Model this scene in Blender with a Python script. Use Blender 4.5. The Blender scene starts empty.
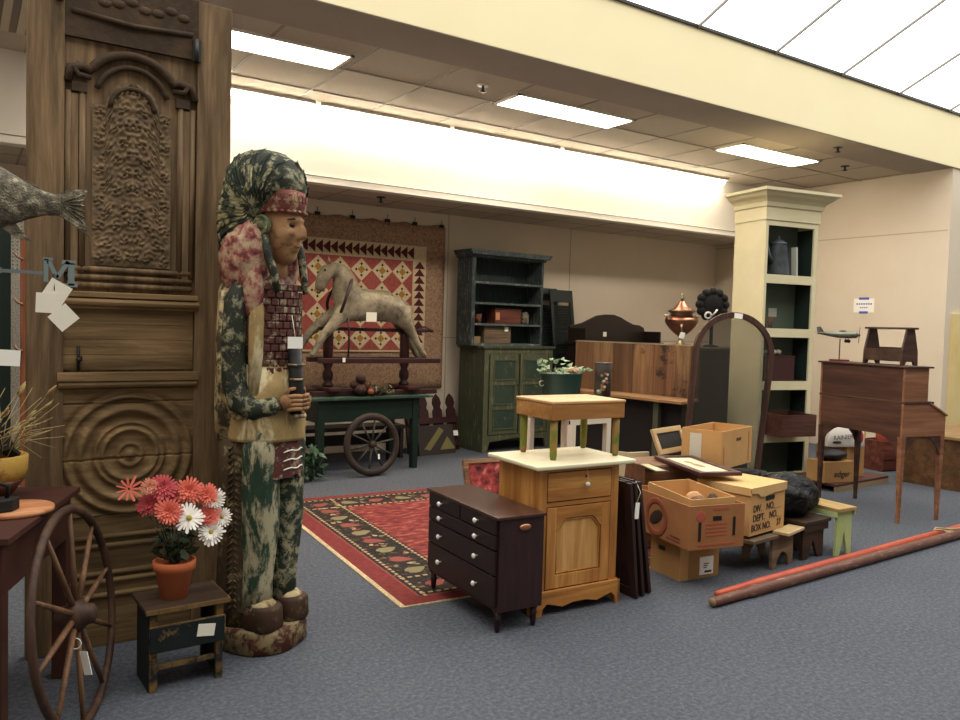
import bpy, bmesh, math, random
from mathutils import Vector, Matrix, Euler, noise
random.seed(7)
S = bpy.context.scene
COL = S.collection
R = math.radians
# ------------------------------------------------------------------ camera
YAW, PITCH, ROLL, F, H = R(33.3), R(2.5), R(1.62), 793.0, 1.5
fwd = Vector((math.sin(YAW)*math.cos(PITCH), math.cos(YAW)*math.cos(PITCH), -math.sin(PITCH)))
rgt0 = Vector((math.cos(YAW), -math.sin(YAW), 0)); up0 = rgt0.cross(fwd)
rgt = rgt0*math.cos(ROLL) + up0*math.sin(ROLL); up = -rgt0*math.sin(ROLL) + up0*math.cos(ROLL)
cd = bpy.data.cameras.new('camera'); cam = bpy.data.objects.new('camera', cd); COL.objects.link(cam)
cam.matrix_world = Matrix(((rgt.x, up.x, -fwd.x, 0), (rgt.y, up.y, -fwd.y, 0), (rgt.z, up.z, -fwd.z, H), (0, 0, 0, 1)))
cd.sensor_fit = 'HORIZONTAL'; cd.sensor_width = 36; cd.lens = 36*F/960; cd.clip_start = .05
S.camera = cam
S.view_settings.view_transform = 'Standard'; S.view_settings.look = 'None'
S.view_settings.gamma = 1; S.view_settings.use_curve_mapping = False
S.view_settings.exposure = 0.5
# ------------------------------------------------------------------ light levels
SKY_STRENGTH = 2.35      # luminous skylight panels over the camera side of the hall
FIX_STRENGTH = 24.0     # ceiling fluorescent diffusers
STRIP_STRENGTH = 48.0   # fluorescent strips along the high white wall
w = bpy.data.worlds.new('world'); S.world = w; w.use_nodes = True
w.node_tree.nodes['Background'].inputs[0].default_value = (1.0, .93, .82, 1)
w.node_tree.nodes['Background'].inputs[1].default_value = .2

def at_y(px, py, Y):
    d = fwd + rgt*((px-480)/F) - up*((py-360)/F); return Vector((0, 0, H)) + d*(Y/d.y)
def at_z(px, py, z):
    d = fwd + rgt*((px-480)/F) - up*((py-360)/F); return Vector((0, 0, H)) + d*((z-H)/d.z)
# ------------------------------------------------------------------ materials
def hx(s):
    s = s.lstrip('#'); v = [int(s[i:i+2], 16)/255 for i in (0, 2, 4)]
    return tuple((c/12.92 if c <= .04045 else ((c+.055)/1.055)**2.4) for c in v) + (1,)
def base_mat(name, rough=.6, metal=0, spec=.4):
    m = bpy.data.materials.new(name); m.use_nodes = True; nt = m.node_tree
    b = nt.nodes['Principled BSDF']; b.inputs['Roughness'].default_value = rough
    b.inputs['Metallic'].default_value = metal; b.inputs['Specular IOR Level'].default_value = spec
    return m, nt, b
def coords(nt, scale=(1, 1, 1), kind='Object'):
    t = nt.nodes.new('ShaderNodeTexCoord'); mp = nt.nodes.new('ShaderNodeMapping')
    mp.inputs['Scale'].default_value = scale; nt.links.new(t.outputs[kind], mp.inputs[0]); return mp.outputs[0]
def noisen(nt, vec, scale, detail=4, rough=.6, dist=0):
    n = nt.nodes.new('ShaderNodeTexNoise'); n.inputs['Scale'].default_value = scale; n.inputs['Detail'].default_value = detail
    n.inputs['Roughness'].default_value = rough; n.inputs['Distortion'].default_value = dist; nt.links.new(vec, n.inputs['Vector']); return n.outputs['Fac']
def ramp(nt, fac, stops, interp='LINEAR'):
    r = nt.nodes.new('ShaderNodeValToRGB'); r.color_ramp.interpolation = interp; e = r.color_ramp.elements
    while len(e) < len(stops): e.new(.5)
    for i, (p, c) in enumerate(stops):
        e[i].position = p; e[i].color = hx(c) if isinstance(c, str) else c
    nt.links.new(fac, r.inputs[0]); return r.outputs[0]
def mixc(nt, fac, a, b, mode='MIX'):
    m = nt.nodes.new('ShaderNodeMix'); m.data_type = 'RGBA'; m.blend_type = mode
    for s, v in ((m.inputs[0], fac), (m.inputs[6], a), (m.inputs[7], b)):
        if hasattr(v, 'is_linked') or isinstance(v, bpy.types.NodeSocket): nt.links.new(v, s)
        else: s.default_value = hx(v) if isinstance(v, str) else v
    return m.outputs[2]
def bump(nt, b, h, strength=.3, dist=.01):
    n = nt.nodes.new('ShaderNodeBump'); n.inputs['Strength'].default_value = strength; n.inputs['Distance'].default_value = dist
    nt.links.new(h, n.inputs['Height']); nt.links.new(n.outputs[0], b.inputs['Normal'])
def plain(name, c, rough=.6, metal=0, spec=.4, emit=0):
    m, nt, b = base_mat(name, rough, metal, spec); b.inputs['Base Color'].default_value = hx(c)
    if emit: b.inputs['Emission Color'].default_value = hx(c); b.inputs['Emission Strength'].default_value = emit
    return m
def nmat(name, stops, scale=6, stretch=(1, 1, 1), rough=.6, detail=5, bmp=0, bscale=None, metal=0, spec=.35, dist=0, nr=.6):
    m, nt, b = base_mat(name, rough, metal, spec); v = coords(nt, stretch)
    f = noisen(nt, v, scale, detail, nr, dist); nt.links.new(ramp(nt, f, stops), b.inputs['Base Color'])
    if bmp: bump(nt, b, noisen(nt, v, bscale or scale*4, 4), bmp)
    return m
def wood(name, dark, mid, light, axis='Z', scale=1.0, rough=.5, bmp=.15, wear=None, wearpos=.62, spec=.35):
    m, nt, b = base_mat(name, rough, 0, spec)
    st = {'X': (1.2, 16, 16), 'Y': (16, 1.2, 16), 'Z': (16, 16, 1.2)}[axis]; st = tuple(s*scale for s in st)
    v = coords(nt, st); f = noisen(nt, v, 1.0, 6, .62, .6)
    c = ramp(nt, f, [(.3, dark), (.5, mid), (.7, light)])
    v2 = coords(nt, tuple(s*5 for s in st)); g = noisen(nt, v2, 1.0, 3, .6)
    c = mixc(nt, ramp(nt, g, [(.35, '#000000'), (.6, '#ffffff')]), mixc(nt, .35, c, dark), c)
    if wear:
        v3 = coords(nt, (1, 1, 1)); n3 = noisen(nt, v3, 9*scale, 6, .7)
        c = mixc(nt, ramp(nt, n3, [(wearpos-.03, '#000000'), (wearpos+.04, '#ffffff')]), c, wear)
    nt.links.new(c, b.inputs['Base Color'])
    if bmp: bump(nt, b, g, bmp, .004)
    return m
def worn(name, paint, paint2, under, pos=.6, scale=7, rough=.7, stretch=(1, 1, 1), bmp=.2, soft=.05):
    m, nt, b = base_mat(name, rough, 0, .25); v = coords(nt, stretch)
    a = ramp(nt, noisen(nt, coords(nt), scale*.6, 4), [(.35, paint), (.65, paint2)])
    n = noisen(nt, v, scale, 8, .72, .3)
    c = mixc(nt, ramp(nt, n, [(pos-soft, '#000000'), (pos+soft, '#ffffff')]), a, under)
    nt.links.new(c, b.inputs['Base Color']); bump(nt, b, n, bmp, .006); return m
def emis(name, c, s):
    m = bpy.data.materials.new(name); m.use_nodes = True; nt = m.node_tree; nt.nodes.clear()
    o = nt.nodes.new('ShaderNodeOutputMaterial'); e = nt.nodes.new('ShaderNodeEmission')
    e.inputs[0].default_value = hx(c); e.inputs[1].default_value = s; nt.links.new(e.outputs[0], o.inputs[0]); return m
# ------------------------------------------------------------------ mesh builder
class MB:
    def __init__(s): s.b = bmesh.new(); s.mi = 0; s.M = Matrix.Identity(4)
    def mat(s, i): s.mi = i; return s
    def _add(s, verts, faces, smooth=False):
        vs = [s.b.verts.new(s.M @ Vector(v)) for v in verts]
        for f in faces:
            try: fc = s.b.faces.new([vs[i] for i in f])
            except ValueError: continue
            fc.material_index = s.mi; fc.smooth = smooth
        return s
    def box(s, x0, x1, y0, y1, z0, z1):
        v = [(x, y, z) for x in (x0, x1) for y in (y0, y1) for z in (z0, z1)]
        return s._add(v, [(0, 1, 3, 2), (4, 6, 7, 5), (0, 4, 5, 1), (2, 3, 7, 6), (0, 2, 6, 4), (1, 5, 7, 3)])
    def obox(s, c, size, rot=(0, 0, 0)):
        M0 = s.M; s.M = M0 @ Matrix.Translation(c) @ Euler(rot).to_matrix().to_4x4()
        s.box(-size[0]/2, size[0]/2, -size[1]/2, size[1]/2, -size[2]/2, size[2]/2); s.M = M0; return s
    def bar(s, p0, p1, w, h, upv=(0, 0, 1)):
        p0, p1 = Vector(p0), Vector(p1); d = p1-p0; L = d.length; d.normalize(); u = Vector(upv)
        if abs(d.dot(u)) > .98: u = Vector((0, 1, 0))
        a = d.cross(u).normalized(); c = a.cross(d)
        M0 = s.M; s.M = M0 @ Matrix(((a.x, d.x, c.x, p0.x), (a.y, d.y, c.y, p0.y), (a.z, d.z, c.z, p0.z), (0, 0, 0, 1)))
        s.box(-w/2, w/2, 0, L, -h/2, h/2); s.M = M0; return s
    def rings(s, rings, cap=True, smooth=True, close=True):
        n = len(rings[0]); v = [p for r in rings for p in r]; f = []
        for i in range(len(rings)-1):
            for j in range(n if close else n-1):
                k = (j+1) % n; f.append((i*n+j, i*n+k, (i+1)*n+k, (i+1)*n+j))
        if cap: f.append(tuple(range(n))[::-1]); f.append(tuple((len(rings)-1)*n+j for j in range(n)))
        return s._add(v, f, smooth)
    def lathe(s, prof, c=(0, 0, 0), seg=24, sx=1, sy=1, smooth=True):
        return s.rings([[(c[0]+r*sx*math.cos(2*math.pi*j/seg), c[1]+r*sy*math.sin(2*math.pi*j/seg), c[2]+z) for j in range(seg)] for r, z in prof], True, smooth)
    def tube(s, pts, rad, seg=10, smooth=True, flat=1.0):
        pts = [Vector(p) for p in pts]; n = len(pts); rad = rad if isinstance(rad, (list, tuple)) else [rad]*n; rs = []; ref = None
        for i, p in enumerate(pts):
            d = (pts[min(i+1, n-1)]-pts[max(i-1, 0)]).normalized()
            if ref is None: ref = Vector((0, 0, 1)) if abs(d.z) < .9 else Vector((0, 1, 0))
            a = d.cross(ref).normalized(); c = a.cross(d).normalized(); ref = c
            rs.append([p + (a*math.cos(2*math.pi*j/seg)*flat + c*math.sin(2*math.pi*j/seg))*rad[i] for j in range(seg)])
        return s.rings(rs, True, smooth)
    def cyl(s, p0, p1, r0, r1=None, seg=16, smooth=True): return s.tube([p0, p1], [r0, r0 if r1 is None else r1], seg, smooth)
    def prism(s, poly, ax='Y', a=0, b=.02):
        n = len(poly); mk = {'Y': lambda u, v, t: (u, t, v), 'X': lambda u, v, t: (t, u, v), 'Z': lambda u, v, t: (u, v, t)}[ax]
        v = [mk(p[0], p[1], a) for p in poly] + [mk(p[0], p[1], b) for p in poly]
        f = [tuple(range(n)), tuple(range(2*n-1, n-1, -1))] + [(i, n+i, n+(i+1) % n, (i+1) % n) for i in range(n)]
        return s._add(v, f)
    def ell(s, c, r, seg=20, rg=12, fn=None, rot=None):
        Mx = Euler(rot).to_matrix() if rot else Matrix.Identity(3); rs = []
        for i in range(rg+1):
            t = math.pi*i/rg; t = max(.02, min(math.pi-.02, t)); row = []
            for j in range(seg):
                ph = 2*math.pi*j/seg; n = Vector((math.sin(t)*math.cos(ph), math.sin(t)*math.sin(ph), -math.cos(t)))
                k = fn(n) if fn else 1; row.append(Vector(c) + Mx @ Vector((n.x*r[0]*k, n.y*r[1]*k, n.z*r[2]*k)))
            rs.append(row)
        return s.rings(rs)
    def grid(s, nx, nz, fn, smooth=True):
        v = [fn(i/nx, j/nz) for j in range(nz+1) for i in range(nx+1)]
        return s._add(v, [(j*(nx+1)+i, j*(nx+1)+i+1, (j+1)*(nx+1)+i+1, (j+1)*(nx+1)+i) for j in range(nz) for i in range(nx)], smooth)
    def torus(s, c, R_, r, ax='Z', seg=36, sg=8, flat=1.0):
        rs = []
        for i in range(seg+1):
            t = 2*math.pi*i/seg; row = []
            for j in range(sg):
                a = 2*math.pi*j/sg; rr = R_ + r*math.cos(a); h = r*flat*math.sin(a); u, v = rr*math.cos(t), rr*math.sin(t)
                p = {'Z': (u, v, h), 'Y': (u, h, v), 'X': (h, u, v)}[ax]; row.append((c[0]+p[0], c[1]+p[1], c[2]+p[2]))
            rs.append(row)
        return s.rings(rs, False)
    def build(s, name, mat, parent=None, bevel=0, sub=0, seg=2, loc=None, rot=None):
        bmesh.ops.remove_doubles(s.b, verts=s.b.verts, dist=1e-5) if s.b.verts else None
        bmesh.ops.recalc_face_normals(s.b, faces=s.b.faces)
        me = bpy.data.meshes.new(name); s.b.to_mesh(me); s.b.free()
        for m in (mat if isinstance(mat, (list, tuple)) else [mat]): me.materials.append(m)
        o = bpy.data.objects.new(name, me); COL.objects.link(o)
        if parent: o.parent = parent
        if loc: o.location = loc
        if rot: o.rotation_euler = rot
        if bevel:
            q = o.modifiers.new('bevel', 'BEVEL'); q.width = bevel; q.segments = seg; q.limit_method = 'ANGLE'; q.angle_limit = R(40)
        if sub:
            q = o.modifiers.new('sub', 'SUBSURF'); q.levels = sub; q.render_levels = sub
        return o
def split(o, name=None):
    """give every loose piece of a part its own object"""
    bm = bmesh.new(); bm.from_mesh(o.data); bm.verts.ensure_lookup_table(); seen = set(); isl = []
    for v in bm.verts:
        if v.index in seen: continue
        st = [v]; comp = set()
        while st:
            q = st.pop()
            if q.index in comp: continue
            comp.add(q.index); st += [e.other_vert(q) for e in q.link_edges]
        seen |= comp; isl.append(comp)
    out = []
    for comp in isl:
        b2 = bm.copy(); b2.verts.ensure_lookup_table(); bmesh.ops.delete(b2, geom=[v for v in b2.verts if v.index not in comp], context='VERTS')
        me = bpy.data.meshes.new(name or o.name.split('.')[0]); b2.to_mesh(me); b2.free()
        for m in o.data.materials: me.materials.append(m)
        n = o.copy(); n.data = me; COL.objects.link(n); n.name = name or o.name.split('.')[0]; out.append(n)
    bm.free(); bpy.data.objects.remove(o); return out
def thing(name, label, cat, loc=(0, 0, 0), rz=0, group=None, rot=None):
    o = bpy.data.objects.new(name, None); COL.objects.link(o); o.empty_display_size = .1
    o.location = loc; o.rotation_euler = rot if rot else (0, 0, R(rz)); o['label'] = label; o['category'] = cat
    if group: o['group'] = group
    return o
def tag(o, label, cat, group=None, kind=None):
    o['label'] = label; o['category'] = cat
    if group: o['group'] = group
    if kind: o['kind'] = kind
    return o
def struct(name, mb, mat, bevel=0):
    o = mb.build(name, mat, None, bevel); o['kind'] = 'structure'; return o
def dup(root, loc, label=None, rz=None):
    r = root.copy(); COL.objects.link(r); r.location = loc
    if rz is not None: r.rotation_euler = (0, 0, R(rz))
    if label: r['label'] = label
    for ch in list(root.children):
        c = ch.copy(); COL.objects.link(c); c.parent = r
        for g in ch.children:
            d = g.copy(); COL.objects.link(d); d.parent = c
    return r
def text(name, s, size, mat, parent, loc, rot, depth=.0006, align='CENTER', sx=1):
    cu = bpy.data.curves.new(name, 'FONT'); cu.body = s; cu.size = size; cu.extrude = depth; cu.align_x = align; cu.align_y = 'CENTER'
    o = bpy.data.objects.new(name+'_tmp', cu); COL.objects.link(o); dg = bpy.context.evaluated_depsgraph_get(); dg.update()
    me = bpy.data.meshes.new_from_object(o.evaluated_get(dg)); bpy.data.objects.remove(o); me.materials.clear(); me.materials.append(mat)
    n = bpy.data.objects.new(name, me); COL.objects.link(n); n.parent = parent; n.location = loc; n.rotation_euler = rot; n.scale = (sx, 1, 1)
    return n
M = {}
def carpet():
    m, nt, b = base_mat('carpet', .95, 0, .1)
    a = ramp(nt, noisen(nt, coords(nt), 1.1, 3), [(.3, '#484b53'), (.7, '#4e5159')])
    c = mixc(nt, ramp(nt, noisen(nt, coords(nt), 48, 4, .75), [(.42, '#000000'), (.62, '#b0b0b0')]), a, '#77797d')
    c = mixc(nt, ramp(nt, noisen(nt, coords(nt), 62, 3, .7), [(.40, '#909090'), (.5, '#000000')]), c, '#383a3f')
    nt.links.new(c, b.inputs['Base Color']); bump(nt, b, noisen(nt, coords(nt), 120, 2), .5, .01); return m
M['carpet'] = carpet()
M['wall'] = nmat('cream_wall_paint', [(.3, '#d2c3ad'), (.7, '#d8cab5')], 1.5, rough=.7)
M['beige'] = nmat('beige_bulkhead_paint', [(.3, '#f4e6b9'), (.7, '#f7eabf')], 1.2, rough=.7)
M['white'] = plain('white_paint', '#ece6da', .6)
M['sofwhite'] = plain('white_soffit_paint', '#e4ddd0', .6)
M['trim'] = plain('white_trim', '#efe9da', .4)
M['grey_line'] = plain('grey_metal_edge', '#6e675c', .5)
M['tile'] = nmat('ceiling_tile', [(.3, '#b7ab99'), (.7, '#c6bba9')], 60, rough=.9, bmp=.2)
M['grid'] = plain('ceiling_grid', '#8f8476', .6)
M['sky'] = emis('skylight_panel', '#fffdf8', SKY_STRENGTH)
M['fix'] = emis('fluorescent_diffuser', '#fff4e4', FIX_STRENGTH)
M['strip'] = emis('fluorescent_tube', '#fff2da', STRIP_STRENGTH)
M['dkmetal'] = plain('dark_metal', '#3d3b38', .5, .6)
M['card'] = plain('paper_tag', '#e9e2cf', .8)
M['whitecard'] = plain('white_tag', '#f4f0e6', .8)
M['black'] = plain('black', '#121110', .6)
M['ink'] = plain('black_ink', '#2a2420', .8)
M['blue'] = plain('blue_tape', '#3f56b0', .5)
# ------------------------------------------------------------------ the setting
YB, XR, ZC, YS, ZL, YF = 8.4, 9.86, 3.53, 7.25, 2.84, 4.88
struct('floor', MB().box(-2.6, 14, -2.5, 8.6, -.1, 0), M['carpet'])
struct('wall_back', MB().box(-2.6, XR+.2, YB, YB+.15, 0, ZL), M['wall'])
struct('wall_right', MB().box(XR, XR+.15, YF+.02, YB+.15, 0, ZC), M['wall'])
struct('wall_front_right', MB().box(XR+.15, 14, YF+.02, YF+.17, 0, ZC), M['wall'])
struct('wall_left', MB().box(-2.75, -2.6, -2.5, YB+.15, 0, 4.1), M['wall'])
b = MB().mat(0).box(-2.6, XR, YF+.53, YS+.1, ZC, ZC+.05).mat(1)
p = .72
x = 2.59-7*p
while x < XR: b.box(x-.012, x+.012, YF+.53, YS, ZC-.004, ZC+.01); x += p
for y in (6.05, 6.05-.36*0+.72): b.box(-2.6, XR, y-.012, y+.012, ZC-.006, ZC+.01)
struct('ceiling', b, [M['tile'], M['grid']])
struct('trim_1', MB().box(-2.6, XR, YS, YS+.1, ZL, ZC), M['sofwhite'])                         # high white wall above the low ceiling
struct('trim_2', MB().mat(0).box(-2.6, XR, YS-.03, YS+.1, ZL-.03, ZL+.03).mat(1).box(-2.6, XR, YS-.034, YS-.03, ZL+.028, ZL+.036), [M['trim'], M['grey_line']])
b = MB().mat(0).box(-2.6, XR, YS+.1, YB+.1, ZL, ZL+.05).mat(1)
x = 2.59-7*p
while x < XR: b.box(x-.01, x+.01, YS+.1, YB, ZL-.003, ZL+.01); x += p
b.box(-2.6, XR, 7.9, 7.92, ZL-.003, ZL+.01)
struct('ceiling_low', b, [M['tile'], M['grid']])
struct('trim_3', MB().box(-2.6, 14, YF, YF+.53, ZC, 4.14), M['beige'])                        # beige bulkhead
struct('trim_8', MB().box(-2.6, XR, YF+.004, YF+.53, ZC-.006, ZC), nmat('bulkhead_underside_shade', [(.3, '#9c9082'), (.7, '#a3978a')], 2, rough=.8))  # bulkhead underside: same beige material, its shade put into a grey colour
struct('trim_4', MB().box(-2.6, 14, YF-.02, YF+.05, 4.14, 4.17), M['dkmetal'])                # dark skylight kerb
# panelled seams on the walls
struct('trim_5', MB().box(XR-.003, XR, YF+.05, YB, 2.785, 2.80), plain('seam', '#b7a78f', .8))
b = MB(); b.box(-2.6, XR, YB-.003, YB, 1.335, 1.345); b.box(6.93, 6.94, YB-.003, YB, 1.3, ZL); b.box(3.02, 3.03, YB-.003, YB, 0, ZL); b.box(5.0, 5.01, YB-.003, YB, 0, ZL)
struct('trim_6', b, plain('seam2', '#a99a83', .8))
# skylight
sl = .44
def sk(y): return 4.155 + (YF-y)*sl
struct('window_1', MB()._add([(-2.6, YF, sk(YF)), (14, YF, sk(YF)), (14, -2.5, sk(-2.5)), (-2.6, -2.5, sk(-2.5))], [(0, 1, 2, 3)]), M['sky'])
b = MB(); x = 5.37-1.065*7
while x < 14: b.bar((x, YF, sk(YF)-.014), (x, -2.5, sk(-2.5)-.014), .014, .022); x += 1.065
struct('window_2', b, plain('grey_mullion', '#77726b', .5, .3))
# doorway trim at far right
struct('door_1', MB().box(10.28, 11.2, YF-.01, YF+.02, 0, 1.72), nmat('honey_oak_door', [(.3, '#a5782f'), (.7, '#d0a252')], 3, (8, 8, 1), .5))
struct('trim_7', MB().box(10.0, 10.28, YF-.02, YF+.02, 0, 1.8), nmat('yellow_trim', [(.3, '#dcc27a'), (.7, '#e8d29a')], 3, rough=.5))
# ceiling lights
def ceiling_light(loc, label):
    t = thing('ceiling_light', label, 'light', loc, 0, 'recessed fluorescent ceiling lights')
    fr = MB()
    for a in ((-.70, .70, -.205, -.18), (-.70, .70, .18, .205), (-.70, -.67, -.205, .205), (.67, .70, -.205, .205)): fr.box(*a, -.015, .0)
    fr.build('frame', M['white'], t)
    MB().box(-.67, .67, -.18, .18, -.012, -.004).build('diffuser', M['fix'], t)
    return t
xs = (2.03-.0, 4.78, 7.68)
ceiling_light((1.82, 5.9, ZC), 'recessed fluorescent ceiling light directly right of the tall carved door')
ceiling_light((4.77, 5.9, ZC), 'recessed fluorescent ceiling light between the other two ceiling lights')
ceiling_light((7.70, 5.86, ZC), 'recessed fluorescent ceiling light above the tall cream bookcase')
for i, x in enumerate((2.05, 3.5, 4.95, 6.4, 7.80)):
    t = thing('strip_light', 'fluorescent strip light glowing along the top of the high white wall', 'light', (x, YS-.11, ZC), 0, 'fluorescent strips along the high white wall')
    MB().box(-.70, .70, -.07, .07, -.03, 0).build('housing', M['white'], t)
    MB().cyl((-.68, 0, -.052), (.68, 0, -.052), .02, seg=10).build('tube', M['strip'], t)
for (px, py, z, lab) in ((483, 85, ZC, 'small ceiling sprinkler head between the first two ceiling lights'), (838, 147, ZC, 'ceiling sprinkler head nearest the beige bulkhead at right'), (845, 166, ZC, 'ceiling sprinkler head above the right wall'), (381, 197, ZL, 'sprinkler head under the low ceiling above the quilt')):
    q = at_z(px, py, z); t = thing('sprinkler', lab, 'sprinkler', (q.x, q.y, z))
    MB().lathe([(.05, -.008), (.05, 0)], seg=16).build('plate', M['white'] if z == ZC and px < 500 else M['dkmetal'], t)
    MB().cyl((0, 0, -.008), (0, 0, -.05), .012).lathe([(.028, -.058), (.028, -.052)], seg=12).build('head', M['dkmetal'], t)
b = MB().box(-.5, .46, 5.45, 6.75, ZC-.012, ZC-.001); g = b.build('ceiling_grille', plain('grille', '#8d8272', .6)); tag(g, 'slatted metal ceiling grille in the top left corner beside the carved door', 'grille')
sl_ = MB()
for k in range(9): sl_.box(-.46+.1*k, -.41+.1*k, 5.5, 6.7, ZC-.03, ZC-.012)
sl_.build('slats', plain('slat', '#c9bca4', .5), g)
t = thing('wall_sign', 'small white paper sign held by blue tape on the right wall', 'sign', (XR-.002, 5.93, 1.9))
MB().box(-.002, 0, -.14, .14, -.09, .09).build('paper', M['whitecard'], t)
MB().box(-.004, -.002, -.07, .07, .075, .105).build('tape', M['blue'], t); MB().box(-.004, -.002, -.06, .06, -.105, -.075).build('tape', M['blue'], t)
b = MB()
for i in range(7): b.box(-.003, -.002, -.11+.032*i, -.09+.032*i, .01, .03)
for i in range(4): b.box(-.003, -.002, -.05+.028*i, -.032+.028*i, -.035, -.02)
b.build('writing', M['blue'], t)
# ================================================================== carved door
M['doorwood'] = wood('old_door_wood', '#463725', '#725c43', '#937858', 'Z', 1.0, .7, .5, None, spec=.2)
M['doorwoodX'] = wood('old_door_wood_across', '#4a3a24', '#7b6344', '#a0825c', 'X', .8, .7, .5, None, spec=.2)
M['doorcarve'] = nmat('carved_wood', [(.3, '#4d3e2c'), (.7, '#836c4e')], 14, rough=.75, bmp=.5, bscale=60)
M['doordark'] = nmat('dark_door_wood', [(.3, '#2e2115'), (.7, '#4c3925')], 9, rough=.8, bmp=.4)
D = thing('carved_door', 'tall weathered wooden door with carved arched panel and large round rosette', 'door', (.235, 3.86, 0))
W = .845; ZT = 2.96
MB().box(0, .14, 0, .06, 0, ZT).build('stile', M['doorwood'], D, .004)
MB().box(.69, W, 0, .06, 0, ZT).build('stile', M['doorwood'], D, .004)
MB().box(.17, .725, .028, .05, 0, ZT).build('backboard', M['doorwood'], D)
b = MB(); b.box(.17, .725, .004, .05, 2.69, ZT)
for k in range(9): b.ell((.22+.055*k, .006, 2.87+.015*math.sin(k*2)), (.03, .012, .02), 10, 6)
b.tube([(.2, .003, 2.80), (.45, -.006, 2.78), (.7, .003, 2.80)], .012, 6)
b.build('top_rail', M['doordark'], D)
# arched upper frame with mouldings
def arc(cx, cz, r, a0, a1, n=20, y=.02, sz=1): return [(cx+r*math.cos(R(a0+(a1-a0)*i/n)), y, cz+sz*r*math.sin(R(a0+(a1-a0)*i/n))) for i in range(n+1)]
cx = .447
b = MB()
b.tube([(.185, .012, 2.50), (.20, .012, 2.56), (.25, .01, 2.57)]+arc(cx, 2.49, .19, 155, 25, 18, .006, .85)+[(.64, .01, 2.57), (.70, .012, 2.56), (.715, .012, 2.50)], .02, 8)
b.tube(arc(cx, 2.45, .15, 165, 15, 18, .01), .013, 8); b.tube(arc(cx, 2.42, .09, 180, 0, 16, .012), .011, 8)
for sx in (-1, 1):
    b.box(cx+sx*.215-.03, cx+sx*.215+.03, .004, .03, 2.46, 2.50); b.tube([(cx+sx*.17, .012, 2.53), (cx+sx*.22, .004, 2.53), (cx+sx*.235, .006, 2.56), (cx+sx*.215, .01, 2.58)], .014, 8)
b.build('arched_moulding', M['doordark'], D)
b = MB()
for xx in (.19, .245, .655, .708): b.tube([(xx, .02, 1.68), (xx, .02, 2.46)], .014, 8)
for xx in (.215, .68): b.box(xx-.014, xx+.014, .01, .03, 1.66, 2.45)
for zz in (1.63, 1.665, 1.70): b.tube([(.19, .018, zz), (.71, .018, zz)], .013, 8)
b.build('panel_moulding', M['doorwood'], D)
rq = random.Random(12); scr = []
for k in range(11):
    v_ = .045+.091*k
    for a_ in ((.40, .17) if k % 2 else (.30, .08, .47)): scr.append((a_+rq.uniform(-.02, .02), v_+rq.uniform(-.015, .015), .16, rq.choice((-1, 1))))
def carve(u, v):
    uu = .5-abs(u-.5); h = 0
    for a, c, r, sgn in scr:
        dx, dz = (uu-a)*.33, (v-c)*.78; rr = math.hypot(dx, dz)
        if rr > .09: continue
        th = math.atan2(dz, dx)
        h += math.exp(-(rr/.034)**2)*(.7+.5*math.cos(rr*260-sgn*th*2+c*9)+.45*math.cos(5*th+a*17))
    h += .8*math.exp(-((uu-.5)/.03)**2)*(1+.3*math.sin(v*90)); h += .5*noise.noise(Vector((uu*22, v*44, 2)))
    return max(0, min(1.4, h))*min(1, min(u, 1-u)*16)*min(1, v*30)
def pan(u, v):
    x = .285+.33*u; top = 2.42+.12*math.sqrt(max(0, 1-((u-.5)/.34)**2)) if abs(u-.5) < .34 else 2.42
    z = 1.72+(top-1.72)*v
    return (x, .022-.011*carve(u, v), z)
MB().grid(90, 190, pan).build('carved_panel', M['doorcarve'], D)
b = MB(); b.box(.16, .735, -.02, .03, 1.575, 1.60).tube([(.155, -.005, 1.555), (.74, -.005, 1.555)], .018, 8); b.box(.165, .73, -.005, .03, 1.525, 1.545)
b.build('ledge', M['doorwoodX'], D, .003)
b = MB()
for k in range(4): b.box(.175, .72, .018, .03, 1.255+.068*k, 1.255+.068*k+.066)
b.build('plain_panel', M['doorwoodX'], D)
b = MB(); b.box(.15, .74, -.022, .03, 1.205, 1.245).tube([(.155, -.002, 1.19), (.735, -.002, 1.19)], .018, 8); b.build('ledge', M['doorwoodX'], D, .003)
def ros(u, v):
    x = .172+.553*u; z = .60+.57*v; dx, dz = (x-.447), (z-.87); r = math.hypot(dx, dz)
    h = 0
    for r0, wd, a in ((0, .025, .030), (.05, .012, .016), (.115, .014, .024), (.145, .010, .018), (.205, .022, .026), (.262, .016, .024)): h += a*math.exp(-((r-r0)/wd)**2)
    h += .012*max(0, 1-r/.3)
    if r > .285: h += .014*math.sin(min((r-.285)/.03, 1)*math.pi/2)
    if abs(z-.855-.01*dx) < .003 or abs(z-1.105-.01*dx) < .0025: h -= .012
    return (x, .022-h, z)
MB().grid(120, 120, ros).build('rosette_panel', M['doorwoodX'], D)
b = MB()
for z0, z1, y in ((.50, .595, .02), (.345, .49, .012), (.0, .22, .012), (.225, .33, .018)): b.box(.172, .722, y, .03, z0, z1)
for zz in (.50, .46, .335, .30, .235): b.tube([(.172, .008, zz), (.722, .008, zz)], .013, 8)
b.build('lower_boards', M['doorwoodX'], D)
b = MB(); b.cyl((.235, .012, 1.25), (.235, .012, 1.36), .006, seg=8).cyl((.235, .004, 1.30), (.235, -.01, 1.30), .011, seg=10).box(.232, .25, .0, .01, 1.295, 1.315)
b.build('latch', M['black'], D)
MB().box(.135, .17, -.012, .004, 2.83, 2.98-.03).cyl((.15, -.014, 2.82), (.15, -.014, 2.95), .01).build('hinge', M['dkmetal'], D)
MB().box(.70, .735, -.012, .004, 2.68, 2.78).cyl((.715, -.014, 2.68), (.715, -.014, 2.78), .01).build('hinge', M['dkmetal'], D)
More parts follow.
